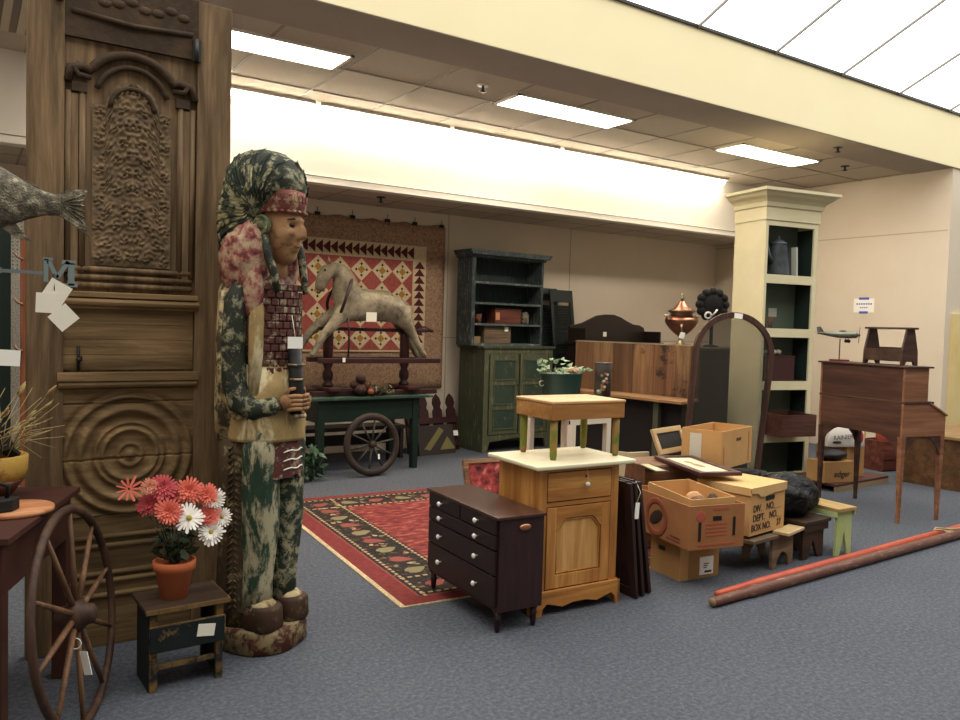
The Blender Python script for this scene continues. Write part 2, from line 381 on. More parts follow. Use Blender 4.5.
for c_ in D.children:
    if not c_.name.startswith('stile'): c_.location.x -= .035
# ================================================================== carved statue
M['st_green'] = worn('chipped_dark_green', '#1f2a20', '#2b372a', '#9a9274', .54, 15)
M['st_trous'] = worn('chipped_green_cream', '#23362a', '#2f4433', '#a89f80', .51, 15, stretch=(1, 1, .4))
M['st_fringe'] = worn('worn_brown_fringe', '#4b3a27', '#39301f', '#7d6c4d', .58, 20)
M['st_cream'] = worn('worn_cream', '#b7a47d', '#94815b', '#3d3425', .53, 14)
M['st_tan'] = worn('worn_tan', '#a58c5c', '#846c44', '#cbbd96', .55, 10, stretch=(1, 1, .3))
M['st_maroon'] = worn('worn_maroon', '#4a2a26', '#5b342e', '#9c8c72', .57, 20)
M['st_shoe'] = worn('worn_shoe', '#352319', '#44301f', '#75654a', .62, 13)
M['st_skin'] = worn('worn_carved_skin', '#a27c56', '#8a6243', '#6b4c33', .58, 15)
M['st_red'] = worn('faded_red', '#7b4038', '#683832', '#a88d70', .54, 18)
M['st_fur'] = nmat('mottled_red_cream', [(.36, '#4a2a26'), (.45, '#83423e'), (.53, '#a07a66'), (.62, '#ad9a78')], 19, rough=.8, bmp=.5)
M['st_dark'] = worn('worn_black_green', '#20231c', '#2b3024', '#8f8a6c', .56, 17)
M['st_feath'] = worn('feather_stripes', '#2a3427', '#1b241c', '#a39b78', .57, 16, stretch=(1, 1, 1))
M['st_featc'] = worn('pale_feather', '#a79d78', '#877c59', '#2b3325', .52, 26)
T = thing('carved_statue', 'tall worn painted wooden carved figure in feather headdress holding a bundle', 'statue', (1.185, 3.585, 0), 30); T.scale = (.955, .955, 1)
def ring(cx, cy, z, rx, ry, n=28, p=2.0, wob=0):
    o = []
    for j in range(n):
        a = 2*math.pi*j/n; c, s = math.cos(a), math.sin(a); k = 1+wob*noise.noise(Vector((c*2, s*2, z*7)))
        o.append((cx+rx*k*math.copysign(abs(c)**(2/p), c), cy+ry*k*math.copysign(abs(s)**(2/p), s), z))
    return o
MB().rings([ring(0, .01, z, r, r, 26, 2.4, .05) for z, r in ((0, .19), (.01, .2), (.09, .2), (.11, .19))]).build('base', worn('worn_base', '#54271f', '#33291e', '#8a7856', .52, 12), T)
for sx, yy in ((-.09, -.105), (.085, -.115)):
    MB().rings([ring(sx, yy+.03, z, rx, ry, 22, 2.6) for z, rx, ry in ((.105, .078, .088), (.12, .084, .095), (.20, .08, .09), (.215, .07, .08))]).build('shoe', M['st_shoe'], T)
    MB().rings([ring(sx, yy+.035+.02*i, .205+.018*i, .076-.010*i, .085-.012*i, 20) for i in range(4)]).build('shoe_top', M['st_cream'], T)
def leg_r(cx, cy):
    return [ring(cx, cy+dy, z, rx, ry, 22, 2.2, .12) for z, rx, ry, dy in ((.18, .078, .07, .02), (.3, .072, .072, .02), (.45, .078, .078, .01), (.6, .085, .082, 0), (.75, .088, .085, 0), (.9, .09, .09, 0), (1.0, .09, .09, 0))]
MB().rings(leg_r(-.085, -.05)).build('trouser_leg', M['st_trous'], T)
MB().rings(leg_r(.075, -.06)).build('trouser_leg', M['st_green'], T)
b = MB().rings([ring(0, .075, z, .188, .12, 30, 2.4, .08) for z in (.1, .2, .35, .5, .65, .8, .97)])
b.build('back_block', M['st_fringe'], T)
b = MB()
for k in range(26):
    for j in range(3):
        z = .2+.029*k; a = R(188+15*j); x0, y0 = .192*math.cos(a), .075+.125*math.sin(a); a2 = R(188+15*j+11); x1, y1 = .192*math.cos(a2), .075+.125*math.sin(a2)
        b.tube([(x0, y0, z+(.012 if j % 2 else -.012)), (x1, y1, z-(.012 if j % 2 else -.012))], [.0065, .003], 5)
b.build('fringe', M['st_fringe'], T)
# belt flap
def patch(r_x, r_y, cy, a0, a1, z0, z1, wob=0): return lambda u, v: (r_x*math.cos(R(a0+(a1-a0)*u)), cy+r_y*math.sin(R(a0+(a1-a0)*u))-.0, z0+(z1-z0)*v+wob*noise.noise(Vector((u*6, v, 3))))
MB().grid(20, 4, patch(.172, .158, -.01, 215, 320, .79, .96, .03)).build('hip_flap', M['st_maroon'], T)
b = MB()
for k in range(3): b.tube([(.174*math.cos(R(a)), -.01+.16*math.sin(R(a)), .83+.04*k+.004*math.sin(a)) for a in range(250, 318, 8)], .0035, 5)
b.build('flap_stripe', M['card'], T)
zs = [(.955, .186, .176), (.97, .19, .18), (1.06, .186, .172), (1.14, .18, .165), (1.3, .165, .135), (1.45, .17, .125), (1.58, .172, .12), (1.66, .15, .11), (1.72, .07, .07)]
MB().rings([ring(0, .0, z, rx, ry, 36, 2.1, .10 if z < 1.1 else .04) for z, rx, ry in zs[:5]]).build('tunic_skirt', M['st_tan'], T)
MB().rings([ring(0, .0, z, rx, ry, 30, 2.2) for z, rx, ry in zs[4:]]).build('torso', M['st_maroon'], T)
b = MB()
for k in range(15):
    for j in range(7):
        a = 226+14*j+(7 if k % 2 else 0); z = 1.17+.034*k; rx, ry = .171, .133
        b.obox((rx*math.cos(R(a)), ry*math.sin(R(a)), z), (.034, .014, .028), (0, 0, R(a)+math.pi/2))
b.build('bead_breastplate', M['st_maroon'], T, .003)
MB().rings([ring(0, .105, z, rx, ry, 28, 2.4, .06) for z, rx, ry in ((.96, .19, .10), (1.1, .20, .10), (1.3, .2, .095), (1.5, .2, .095), (1.62, .195, .09), (1.68, .17, .08))]).build('cape', M['st_cream'], T)
b = MB().tube([(-.148, -.055, 1.17), (-.15, -.062, 1.35), (-.145, -.06, 1.52), (-.135, -.045, 1.68)], [.028, .034, .036, .03], 12)
b.build('drape', M['st_tan'], T)
for sx in (-1, 1):
    MB().tube([(sx*.165, .02, 1.66), (sx*.195, .02, 1.58), (sx*.20, .03, 1.4), (sx*.20, .02, 1.22), (sx*.192, -.01, 1.13), (sx*.16, -.07, 1.10), (sx*.11, -.13, 1.115), (sx*.09, -.155, 1.13)], [.035, .052, .056, .058, .058, .05, .04, .034], 16).build('sleeve', M['st_dark'], T)
    MB().tube([(sx*.214, .068, 1.62), (sx*.228, .075, 1.4), (sx*.225, .06, 1.18), (sx*.20, .0, 1.07), (sx*.13, -.10, 1.06)], [.018, .024, .026, .022, .014], 8).build('sleeve_trim', M['st_cream'], T)
    b = MB().ell((sx*.07, -.175, 1.135), (.032, .03, .034), 12, 8)
    for k in range(4): b.tube([(sx*.075, -.185, 1.158-.019*k), (sx*.045, -.212, 1.162-.019*k), (sx*.01, -.218, 1.16-.019*k), (sx*-.006, -.205, 1.16-.019*k)], [.0105, .010, .009, .007], 8)
    b.tube([(sx*.07, -.17, 1.16), (sx*.05, -.18, 1.19), (sx*.025, -.195, 1.195)], [.011, .010, .008], 8)
    b.build('hand', M['st_skin'], T)
MB().tube([(0, -.175, 1.06), (0, -.178, 1.2), (0, -.165, 1.37)], [.026, .036, .03], 12).build('bundle', M['black'], T)
for z in (1.235, 1.30): MB().torus((0, -.178, z), .036, .005, 'Z', 20, 6).build('bundle_tie', M['st_cream'], T)
MB().torus((-.0, -.19, 1.07), .032, .010, 'Z', 20, 8).build('bundle_end', M['st_cream'], T)
# head
def face(n):
    if n.y > .1: return 1
    g = lambda x, z, sx, sz: math.exp(-((n.x-x)/sx)**2-((n.z-z)/sz)**2)
    k = 1 + .16*g(0, .12, .09, .2) + .26*g(0, -.06, .09, .14) + .18*g(0, -.17, .13, .07)
    k += .09*g(.3, .27, .3, .07)+.09*g(-.3, .27, .3, .07) - .15*g(.36, .13, .17, .09)-.15*g(-.36, .13, .17, .09)
    k += .09*g(.55, -.1, .2, .14)+.09*g(-.55, -.1, .2, .16) - .09*g(.45, -.42, .15, .2)-.09*g(-.45, -.42, .15, .2)
    k += .08*g(0, -.41, .2, .045)+.08*g(0, -.53, .18, .045)-.03*g(0, -.47, .25, .02)+.10*g(0, -.78, .3, .12)-.03*g(0, -.64, .3, .05)
    return k
MB().ell((0, -.065, 1.90), (.095, .118, .158), 64, 56, face).ell((-.097, -.05, 1.89), (.012, .022, .032), 10, 8).ell((.097, -.05, 1.89), (.012, .022, .032), 10, 8).rings([ring(0, -.03, z, .06, .065) for z in (1.66, 1.8)]).build('head', M['st_skin'], T)
for sx in (-1, 1):
    e = MB().ell((sx*.034, -.164, 1.921), (.014, .012, .008), 12, 8); e.build('eye', M['black'], T)
    MB().tube([(sx*.012, -.180, 1.943), (sx*.035, -.177, 1.950), (sx*.06, -.158, 1.944)], [.003, .005, .002], 6).build('eyebrow', M['black'], T)
MB().tube([(-.03, -.170, 1.828), (0, -.180, 1.827), (.03, -.170, 1.828)], [.002, .003, .002], 6).build('mouth_line', M['st_maroon'], T)
MB().rings([ring(0, -.055, z, rx, ry, 28) for z, rx, ry in ((1.975, .102, .127), (1.98, .108, .134), (2.03, .112, .136), (2.07, .108, .13), (2.08, .09, .1))]).build('headband', M['st_red'], T)
b = MB()
for j in range(26): a = 2*math.pi*j/26; b.ell((.109*math.cos(a), -.055+.134*math.sin(a), 1.98), (.010, .010, .008), 8, 5)
for j in range(16): a = math.pi+math.pi*j/15; b.obox((.113*math.cos(a), -.055+.137*math.sin(a), 2.04), (.014, .006, .03), (0, 0, a+math.pi/2))
b.build('headband_beads', M['st_red'], T)
for sx in (-1, 1):
    b = MB(); b.M = Matrix.Translation((sx*.118, -.06, 1.915)) @ Euler((0, sx*R(90), 0)).to_matrix().to_4x4()
    b.lathe([(.044, -.012), (.046, 0), (.044, .012), (.034, .014), (.030, .008), (.018, .008), (.016, .018), (.0, .02)], seg=22).torus((0, 0, .01), .04, .006, 'Z', 22, 6)
    b.build('rosette', worn('worn_brass', '#5d6247', '#3f4a38', '#a9a278', .58, 20), T)
    MB().tube([(sx*.12, -.075, 1.87), (sx*.118, -.1, 1.78), (sx*.105, -.125, 1.70), (sx*.10, -.14, 1.62)], [.018, .02, .02, .012], 10).build('hair_braid', M['st_dark'], T)
dome = [(1.68, .10, .17, .09), (1.78, .10, .185, .11), (1.88, .10, .195, .125), (1.98, .09, .20, .145), (2.05, .045, .196, .185), (2.10, .03, .19, .19), (2.17, .03, .175, .175), (2.22, .03, .145, .145), (2.255, .035, .09, .09), (2.27, .04, .03, .03)]
MB().rings([ring(0, cy, z, rx, ry, 40, 2.1, .03) for z, cy, rx, ry in dome]).build('headdress', M['st_dark'], T)
def domeat(z):
    for i in range(len(dome)-1):
        a, c = dome[i], dome[i+1]
        if a[0] <= z <= c[0]:
            t = (z-a[0])/(c[0]-a[0]); return [a[k]+(c[k]-a[k])*t for k in range(1, 4)]
    return None
for sx in (-1, 1):
    for k in range(15):
        th = R(62+11.5*k); pts = []
        for i in range(11):
            r_ = .05+.033*i; y = -.045-r_*math.cos(th); z = 1.975+r_*math.sin(th)+(.0); q = domeat(z)
            if not q: break
            u = (y-q[0])/q[2]
            if abs(u) > .985: break
            pts.append((sx*(q[1]*math.sqrt(1-u*u)+.002), y, z))
        if len(pts) < 3: continue
        n = len(pts); b = MB().tube(pts, [.004]*n, 6)
        pv = [Vector(p) for p in pts]
        for i in range(1, n):                    # barbs each side of the quill
            d = (pv[i]-pv[i-1]).normalized(); nrm = Vector((sx, 0, .2)).normalized(); sd = d.cross(nrm).normalized()
            for m_ in range(5):
                o_ = pv[i-1].lerp(pv[i], m_/5)
                for s2 in (-1, 1): b.tube([o_, o_+sd*s2*.011+d*.012, o_+sd*s2*.018+d*.03-nrm*.003], [.0028, .0032, .0012], 4)
        b.build('feather', M['st_featc'] if k in (7, 9, 10, 11, 12) else M['st_feath'], T)
MB().ell((-.105, .04, 1.765), (.12, .125, .19), 34, 26, lambda n: 1+.16*noise.noise(n*6)).ell((-.150, -.035, 1.62), (.045, .06, .14), 16, 10).build('shoulder_fur', M['st_fur'], T)
MB().ell((.105, .045, 1.775), (.115, .115, .155), 30, 22, lambda n: 1+.10*noise.noise(n*5)).build('shoulder_fur', M['st_fur'], T)
b = MB(); b.obox((-.045, -.205, 1.40), (.075, .002, .052), (0, 0, R(-25))); b.build('price_tag', M['whitecard'], T)
MB().tube([(-.045, -.204, 1.426), (-.03, -.17, 1.52)], .0015, 5).build('tag_string', M['card'], T)
# ================================================================== left foreground
M['redtbl'] = worn('worn_dark_red', '#3b1f17', '#46261c', '#80603f', .68, 10)
M['wheelwood'] = wood('wheel_wood', '#261811', '#402a1c', '#5a3d28', 'Z', 1, .6, .3)
M['spoke'] = wood('spoke_wood', '#3f2a1b', '#64452c', '#866244', 'Z', 1, .6, .3)
TB = thing('table', 'dark red painted table cut by the left edge of the picture', 'table', (.13, 2.90, 0), -21)
MB().box(-1.1, 0, 0, .82, .755, .78).build('table_top', M['redtbl'], TB, .004)
MB().box(-1.06, -.03, .03, .79, .58, .755).build('apron', M['redtbl'], TB, .003)
for x0, y0 in ((-.085, .03), (-.085, .73), (-1.06, .03), (-1.06, .73)): MB().box(x0, x0+.055, y0, y0+.06, 0, .58).build('leg', M['redtbl'], TB, .003)
# breadboard, iron, bowl with dried stems
t = thing('wooden_board', 'round-ended pale wooden board with worn orange edge on the red table', 'board', (.16, 3.28, .781))
MB().lathe([(.0, 0), (.125, 0), (.128, .008), (.125, .018), (.0, .018)], seg=32, sx=1.05, sy=1).build('board', wood('orange_board', '#8f5433', '#b4764c', '#cf9a6c', 'X', 1.2, .6), t)
t = thing('flat_iron', 'small black iron standing on the pale round board', 'iron', (.115, 3.22, .80), 20)
MB().prism([(-.07, -.03), (.03, -.035), (.07, 0), (.03, .035), (-.07, .03)], 'Z', 0, .045).build('sole', M['black'], t, .006)
MB().tube([(-.05, 0, .045), (-.055, 0, .085), (0, 0, .10), (.03, 0, .085), (.025, 0, .045)], .008, 8).build('handle', M['black'], t)
t = thing('bowl_of_stems', 'yellow and brown bowl of dried wheat stems on the red table', 'bowl', (.10, 3.56, .781))
MB().lathe([(.06, 0), (.085, .03), (.115, .075)], seg=32).build('bowl_base', plain('brown_glaze', '#4b2415', .3), t)
MB().lathe([(.115, .075), (.125, .11), (.127, .165), (.118, .17), (.112, .16)], seg=32).build('bowl_rim', worn('yellow_glaze', '#a8853c', '#b99549', '#5a2f1a', .62, 9), t)
rr = random.Random(3); b = MB(); b2 = MB(); b3 = MB()
for k in range(70):
    a = rr.uniform(0, 2*math.pi); L = rr.uniform(.16, .34); lean = rr.uniform(.1, 1.2); d = Vector((math.cos(a)*lean, math.sin(a)*lean, 1)).normalized()
    p0 = Vector((rr.uniform(-.06, .06), rr.uniform(-.06, .06), .13)); p1 = p0+d*L*.6; p2 = p0+d*L+Vector((math.cos(a)*.03, math.sin(a)*.03, -.05*lean))
    b.tube([p0, p1, p2], [.002, .0018, .0012], 4)
    if k % 3 == 0: b2.tube([p2, p2+(p2-p1)*.25, p2+(p2-p1)*.5], [.004, .008, .002], 6)
for q in ((.10, .12, -.02), (.155, .10, -.06), (.2, .03, .1), (.23, .06, .02), (.25, -.03, .08), (.2, -.1, .12), (.17, -.04, .0)):
    b.tube([(.03, 0, .14), (q[0]*.5, q[1]*.4, .22), (q[0], q[1], .15+q[2])], [.002, .0016, .001], 4)
b.build('stems', plain('dry_straw', '#a08a5c', .9), t); split(b2.build('seed_head', plain('wheat_head', '#9c8253', .9), t))
for k in range(26):
    a = rr.uniform(0, 2*math.pi); r_ = rr.uniform(.0, .09); b3.obox((r_*math.cos(a), r_*math.sin(a), .2+rr.uniform(-.03, .1)), (.05, .012, .05), (rr.uniform(-1, 1), rr.uniform(-1, 1), a))
b3.build('dark_leaves', plain('dark_dried_leaf', '#1f1b12', .9), t)
# fish weathervane on its pole
M['pewter'] = nmat('aged_pewter', [(.35, '#3f3a2f'), (.55, '#6d6552'), (.72, '#aba28c')], 34, rough=.42, metal=.5, bmp=.7)
t = thing('fish_weathervane', 'dark metal fish weathervane with a letter arm and paper tags', 'weathervane', (-.09, 3.2, .781))
MB().lathe([(.09, 0), (.08, .02), (.02, .035)], seg=20).cyl((0, 0, 0), (0, 0, 1.13), .01).build('pole', M['dkmetal'], t)
prof = [(-.26, .012), (-.22, .06), (-.14, .11), (-.04, .145), (.06, .15), (.14, .135), (.22, .10), (.29, .062), (.34, .042), (.39, .036)]
b = MB(); b.rings([[(x, .45*h*math.cos(2*math.pi*j/24), 1.115+.012*(x < 0)-.045*max(0, x-.1)+h*math.sin(2*math.pi*j/24)) for j in range(24)] for x, h in prof])
b.build('fish_body', M['pewter'], t)
tl = [(.37, 1.135), (.41, 1.16), (.478, 1.168), (.452, 1.10), (.482, 1.0), (.42, 1.045), (.37, 1.075)]
b = MB(); b.prism(tl, 'Y', -.006, .006)
for k in range(6): b.tube([(.40, -.007, 1.10+.003*k), (.465, -.007, 1.045+.021*k)], .003, 5)
b.build('tail_fin', M['pewter'], t)
MB().prism([(.20, 1.17), (.25, 1.185), (.315, 1.165), (.325, 1.155), (.30, 1.14), (.22, 1.14)], 'Y', -.005, .005).build('dorsal_fin', M['pewter'], t)
MB().prism([(.17, 1.02), (.22, 1.0), (.255, .975), (.30, .968), (.27, 1.0), (.25, 1.03)], 'Y', -.005, .005).build('pelvic_fin', M['pewter'], t)
MB().bar((-.3, 0, .865), (.335, 0, .86), .012, .012).obox((.2, 0, .862), (.02, .02, .02)).build('arm', plain('grey_green_metal', '#6f7a78', .5, .3), t)
b = MB()
for x0, x1, z0, z1, in ((.335, .365, .905, .915), (.338, .352, .83, .91), (.415, .435, .82, .9), (.40, .445, .815, .827), (.395, .44, .895, .91)): b.box(x0, x1, -.006, .006, z0, z1)
b.bar((.352, 0, .905), (.38, 0, .845), .012, .014).bar((.38, 0, .845), (.415, 0, .905), .012, .014)
b.build('letter', plain('grey_green_metal2', '#7d8a88', .5, .3), t)
for px_, pz, rot, tz in ((.375, .79, 30, 0), (.35, .755, 2, .002), (.40, .705, -42, .004)):
    MB().obox((px_-.0, -.012-tz, pz), (.075, .0015, .07 if rot != 30 else .085), (0, R(rot), 0)).build('paper_tag', M['card'], t)
MB().tube([(.37, -.008, .86), (.37, -.014, .80)], .0015, 4).build('tag_string', M['black'], t)
MB().obox((.17, -.04, .565), (.19, .0015, .055), (0, R(3), 0)).build('long_paper_tag', M['whitecard'], t)
MB().tube([(.10, 0, .86), (.10, -.04, .59)], .0015, 4).build('tag_string', M['black'], t)
# big wagon wheel leaning on the table
A = Vector((.40, 3.16, 0)); lean = R(7)
t = thing('wagon_wheel', 'large thin wooden wagon wheel leaning against the dark red table', 'wheel')
e1 = Vector((math.sin(R(25)), math.cos(R(25)), 0)); nx_ = Vector((math.cos(R(25)), -math.sin(R(25)), 0))
upw = (Vector((0, 0, 1))*math.cos(lean) - nx_*math.sin(lean)); nn = e1.cross(upw)
RW = .385; c0 = A+upw*(RW+.018)
t.matrix_world = Matrix(((e1.x, nn.x, upw.x, c0.x), (e1.y, nn.y, upw.y, c0.y), (e1.z, nn.z, upw.z, c0.z), (0, 0, 0, 1)))
MB().torus((0, 0, 0), RW, .017, 'Y', 60, 8, .9).build('rim', M['wheelwood'], t)
b = MB(); b.M = Euler((R(90), 0, 0)).to_matrix().to_4x4()
b.lathe([(.02, -.07), (.035, -.06), (.04, -.035), (.055, -.02), (.055, .02), (.04, .035), (.035, .06), (.02, .07)], seg=20); b.build('hub', M['wheelwood'], t)
for k in range(10):
    a = math.pi*2*k/10+.16; u = Vector((math.cos(a), 0, math.sin(a)))
    MB().tube([u*.045, u*.2, u*(RW-.01)], [.012, .011, .008], 8).build('spoke', M['spoke'], t)
MB().obox((-.06, -.035 if nn.x < 0 else .035, -.16), (.042, .002, .085), (0, R(8), R(-55))).build('price_tag', M['whitecard'], t)
MB().torus((-.04, 0, -.09), .02, .002, 'X', 16, 5).build('tag_string', M['whitecard'], t)
# small stool + flowers
M['stool_top'] = wood('stool_brown', '#241812', '#3c2a1e', '#54402d', 'X', 1, .6, .3, '#a9854f', .72)
M['stool_blk'] = worn('black_green_worn', '#141b1a', '#1d2625', '#8a6c42', .63, 8)
M['stool_edge'] = worn('worn_pale_edge', '#7d6138', '#5e4628', '#1c2322', .55, 12)
t = thing('small_stool', 'small black and brown worn stool holding the potted flowers', 'stool', (.77, 3.40, 0), 2)
MB().box(-.165, .165, -.13, .13, .322, .34).build('seat', M['stool_top'], t, .004)
MB().bar((-.165, -.131, .331), (.165, -.131, .331), .004, .018).bar((.166, -.13, .331), (.166, .13, .331), .004, .018).build('seat_edge', M['stool_edge'], t)
for sx in (-1, 1):
    for sy in (-1, 1): MB().box(sx*.13-.015, sx*.13+.015, sy*.10-.014, sy*.10+.014, 0, .322).build('leg', M['stool_edge'] if sy < 0 else M['stool_blk'], t, .003)
    MB().box(sx*.142-.006, sx*.142+.006, -.10, .10, .0, .31).build('side_board', M['stool_blk'], t)
MB().obox((.0, -.122, .215), (.295, .014, .105), (0, R(0), 0)).build('front_board', M['stool_blk'], t, .003)
MB().box(-.148, .148, -.128, -.116, .266, .27).box(.145, .149, -.13, -.115, .165, .268).build('front_board_edge', M['stool_edge'], t)
MB().box(-.115, .115, -.108, -.092, .085, .105).build('stretcher', M['stool_edge'], t, .002)
MB().obox((.07, -.131, .222), (.07, .002, .05), (0, R(8), 0)).build('price_tag', M['card'], t)
t = thing('potted_flowers', 'terracotta pot of coral and white daisies on the small stool', 'plant', (.745, 3.40, .341))
MB().lathe([(.0, 0), (.055, 0), (.073, .112), (.083, .115), (.085, .152), (.076, .154), (.072, .14), (.0, .138)], seg=32).build('pot', nmat('terracotta', [(.3, '#b05c34'), (.7, '#c46c41')], 6, rough=.75), t)
rr = random.Random(11); b = MB()
for k in range(46):
    a = rr.uniform(0, 6.28); r_ = rr.uniform(.02, .085); z = rr.uniform(.15, .26); c = Vector((r_*math.cos(a), r_*math.sin(a), z))
    b.M = Matrix.Translation(c) @ Euler((rr.uniform(-.8, .8), rr.uniform(-.8, .8), a)).to_matrix().to_4x4()
    b.prism([(-.03, 0), (-.018, .014), (-.008, .010), (.004, .018), (.014, .010), (.03, 0), (.014, -.010), (.004, -.018), (-.008, -.010), (-.018, -.014)], 'Z', 0, .0015)
b.M = Matrix.Identity(4)
for k in range(9): a = k*.7; b.tube([(.01*math.cos(a), .01*math.sin(a), .11), (.03*math.cos(a), .03*math.sin(a), .2), (.06*math.cos(a), .05*math.sin(a), .27)], .003, 5)
b.build('foliage', nmat('dark_leaf', [(.3, '#1d2618'), (.7, '#3a472c')], 20, rough=.7), t)
cor = plain('coral_petal', '#dc6f5c', .8); cor2 = plain('deep_coral_petal', '#bb4b4f', .8); cor3 = plain('peach_petal', '#df9478', .8); wht = plain('white_petal', '#f2ece2', .7); yel = plain('yellow_centre', '#a3962f', .8)
def bloom(px, py, rad, mt, dy=0, layers=4, cen=True):
    q = at_y(px, py, 3.34+dy); c = Vector((q.x-.745, q.y-3.40, q.z-.341)); b = MB(); vd = Vector((-q.x, -q.y, .25+H-q.z)).normalized(); vd.x += rr.uniform(-.25, .25); vd.z += rr.uniform(-.1, .3)
    qr = vd.to_track_quat('Z', 'Y').to_matrix().to_4x4()
    for L in range(layers):
        n = (22-3*L if layers > 1 or mt is wht else 11); rl = rad*1.14*(1-.22*L)*rr.uniform(.93, 1.05)
        for k in range(n):
            a = 2*math.pi*k/n+L*.3; rl_ = rl*rr.uniform(.82, 1.08); b.M = Matrix.Translation(c) @ qr @ Matrix.Scale(rl_/rl, 4) @ Euler((0, 0, a)).to_matrix().to_4x4() @ Euler((0, rr.uniform(-.12, .12)-.10-.28*L, 0)).to_matrix().to_4x4()
            w_ = rl*rr.uniform(.065, .11); b.prism([(.1*rl, -w_*.5), (.55*rl, -w_), (.92*rl, -w_*.9), (rl, 0), (.92*rl, w_*.9), (.55*rl, w_), (.1*rl, w_*.5)], 'Z', .001*L, .001*L+.0015)
    o = b.build('bloom', mt, t)
    if cen and mt is wht:
        b = MB(); b.M = Matrix.Translation(c) @ qr; b.ell((0, 0, .006), (rad*.2, rad*.2, .006), 10, 6); b.build('bloom_centre', yel if mt is wht else mt, o)
    MB().tube([c-vd*.004, (c.x*.5, c.y*.5+.02, c.z*.6+.05), (0, 0, .12)], .0025, 5).build('stem', M['st_green'], o)
for a in ((129, 489, .050, cor, .02, 1), (150, 487, .035, cor3), (163, 487, .05, cor2), (149, 505, .045, cor2, .02), (189, 491, .056, cor), (207, 495, .045, cor), (169, 512, .056, cor, -.05), (208, 515, .045, cor), (189, 518, .058, wht, -.05, 1), (214, 500, .05, wht, .02, 2), (222, 517, .04, wht, .0, 2), (211, 532, .05, wht, -.02, 2), (172, 497, .045, cor2, .02)): bloom(*a)
# things beyond the left side of the door
t = thing('leaning_shutter', 'very dark green louvred shutter left of the carved door', 'shutter', (-.22, 5.6, 0), 0)
MB().box(0, .07, 0, .04, 0, 2.02).box(.42, .48, 0, .04, 0, 2.02).box(.07, .42, 0, .04, 0, .1).box(.07, .42, 0, .04, 1.94, 2.02).build('frame', plain('dark_green_paint', '#14231d', .5), t, .003)
b = MB()
for k in range(45): b.obox((.245, .02, .12+.04*k), (.35, .034, .008), (R(35), 0, 0))
b.build('slats', plain('dark_green_paint2', '#182821', .5), t)
t = thing('rack_post', 'orange brown wooden upright with hooks beside the dark green shutter', 'post', (.305, 5.5, 0))
MB().box(0, .035, 0, .035, 0, 1.98).build('post', wood('orange_post', '#5a2f1c', '#8b5134', '#a5653f', 'Z'), t)
for z in (1.82, 1.55, 1.27): MB().tube([(.01, -.0, z), (-.02, -.03, z+.01), (-.035, -.03, z+.035)], .008, 6).build('hook', plain('dull_peg', '#8a6a50', .6), t)
MB().box(-.02, .06, -.06, .08, 0, .02).build('foot', M['wheelwood'], t)
t = thing('pegboard', 'pale perforated pegboard panel behind the fish', 'pegboard', (-.6, 6.0, 0))
MB().box(0, .95, 0, .02, 0, 2.12).build('panel', nmat('pegboard_paint', [(.45, '#8d8577'), (.52, '#b0a797')], 120, rough=.7), t)
b = MB(); b2 = MB()
for i in range(38):
    for k in range(14): b.box(.01+.025*i, .017+.025*i, -.001, .0, 1.78+.025*k, 1.787+.025*k)
b.build('holes', M['dkmetal'], t)
# ================================================================== rug
RG = thing('oriental_rug', 'red oriental rug with black floral border lying on the carpet', 'rug', (1.94, 3.645, 0), -4)
RW_, RL = 2.05, 2.70
MB().box(0, RW_, 0, RL, 0, .006).build('fringe', nmat('rug_fringe', [(.4, '#a88f6c'), (.6, '#cbb58e')], 80, rough=.95), RG)
rred = nmat('rug_red', [(.3, '#5f201e'), (.7, '#7d2d28')], 25, rough=.95)
rblk = nmat('rug_black', [(.42, '#17130f'), (.58, '#2b201a'), (.66, '#7a5b3b')], 22, rough=.95)
rfld = nmat('rug_field', [(.30, '#351817'), (.42, '#611f1f'), (.55, '#80302c'), (.64, '#995a4a'), (.72, '#7a7554')], 11, (1, 2.2, 1), rough=.95, detail=8)
rcrm = plain('rug_cream', '#ac9670', .95); rolv = plain('rug_olive', '#7d7350', .95); rros = plain('rug_rose', '#85413a', .95)
MB().box(.03, RW_-.03, .012, RL-.012, .006, .0085).build('outer_border', rred, RG)
MB().box(.16, RW_-.16, .11, RL-.11, .0085, .0095).build('main_border', rblk, RG)
b = MB().mat(0)
def frame(b, m, w, z0, z1): 
    b.box(m, RW_-m, m-.05, m-.05+w, z0, z1); b.box(m, RW_-m, RL-m+.05-w, RL-m+.05, z0, z1); b.box(m, m+w, m-.05, RL-m+.05, z0, z1); b.box(RW_-m-w, RW_-m, m-.05, RL-m+.05, z0, z1)
frame(b, .15, .012, .0095, .0102)
b.mat(1); y = .1
while y < RL-.12:
    for x0 in (.185, .47): b.box(x0, x0+.018, y, y+.028, .0095, .0105)
    y += .05
x = .18
while x < RW_-.18:
    for y0 in (.14, .42, RL-.16, RL-.44): b.box(x, x+.028, y0, y0+.018, .0095, .0105)
    x += .05
b.build('guard_stripe', [rros, rcrm], RG)
MB().box(.50, RW_-.50, .45, RL-.45, .0095, .0105).build('field', rfld, RG)
rr = random.Random(5); b = MB()
def motif(x, y, s, m, ang=0):
    b.mat(m); n = 14; b.M = Matrix.Translation((x, y, 0)) @ Euler((0, 0, ang)).to_matrix().to_4x4()
    b.prism([(s*1.15*math.cos(2*math.pi*k/n)*(1+.18*math.cos(4*math.pi*k/n*2.5)), s*.8*math.sin(2*math.pi*k/n)*(1+.2*math.cos(6*math.pi*k/n))) for k in range(n)], 'Z', .0095, .0106)
    b.M = Matrix.Identity(4)
k = 0; y = .55
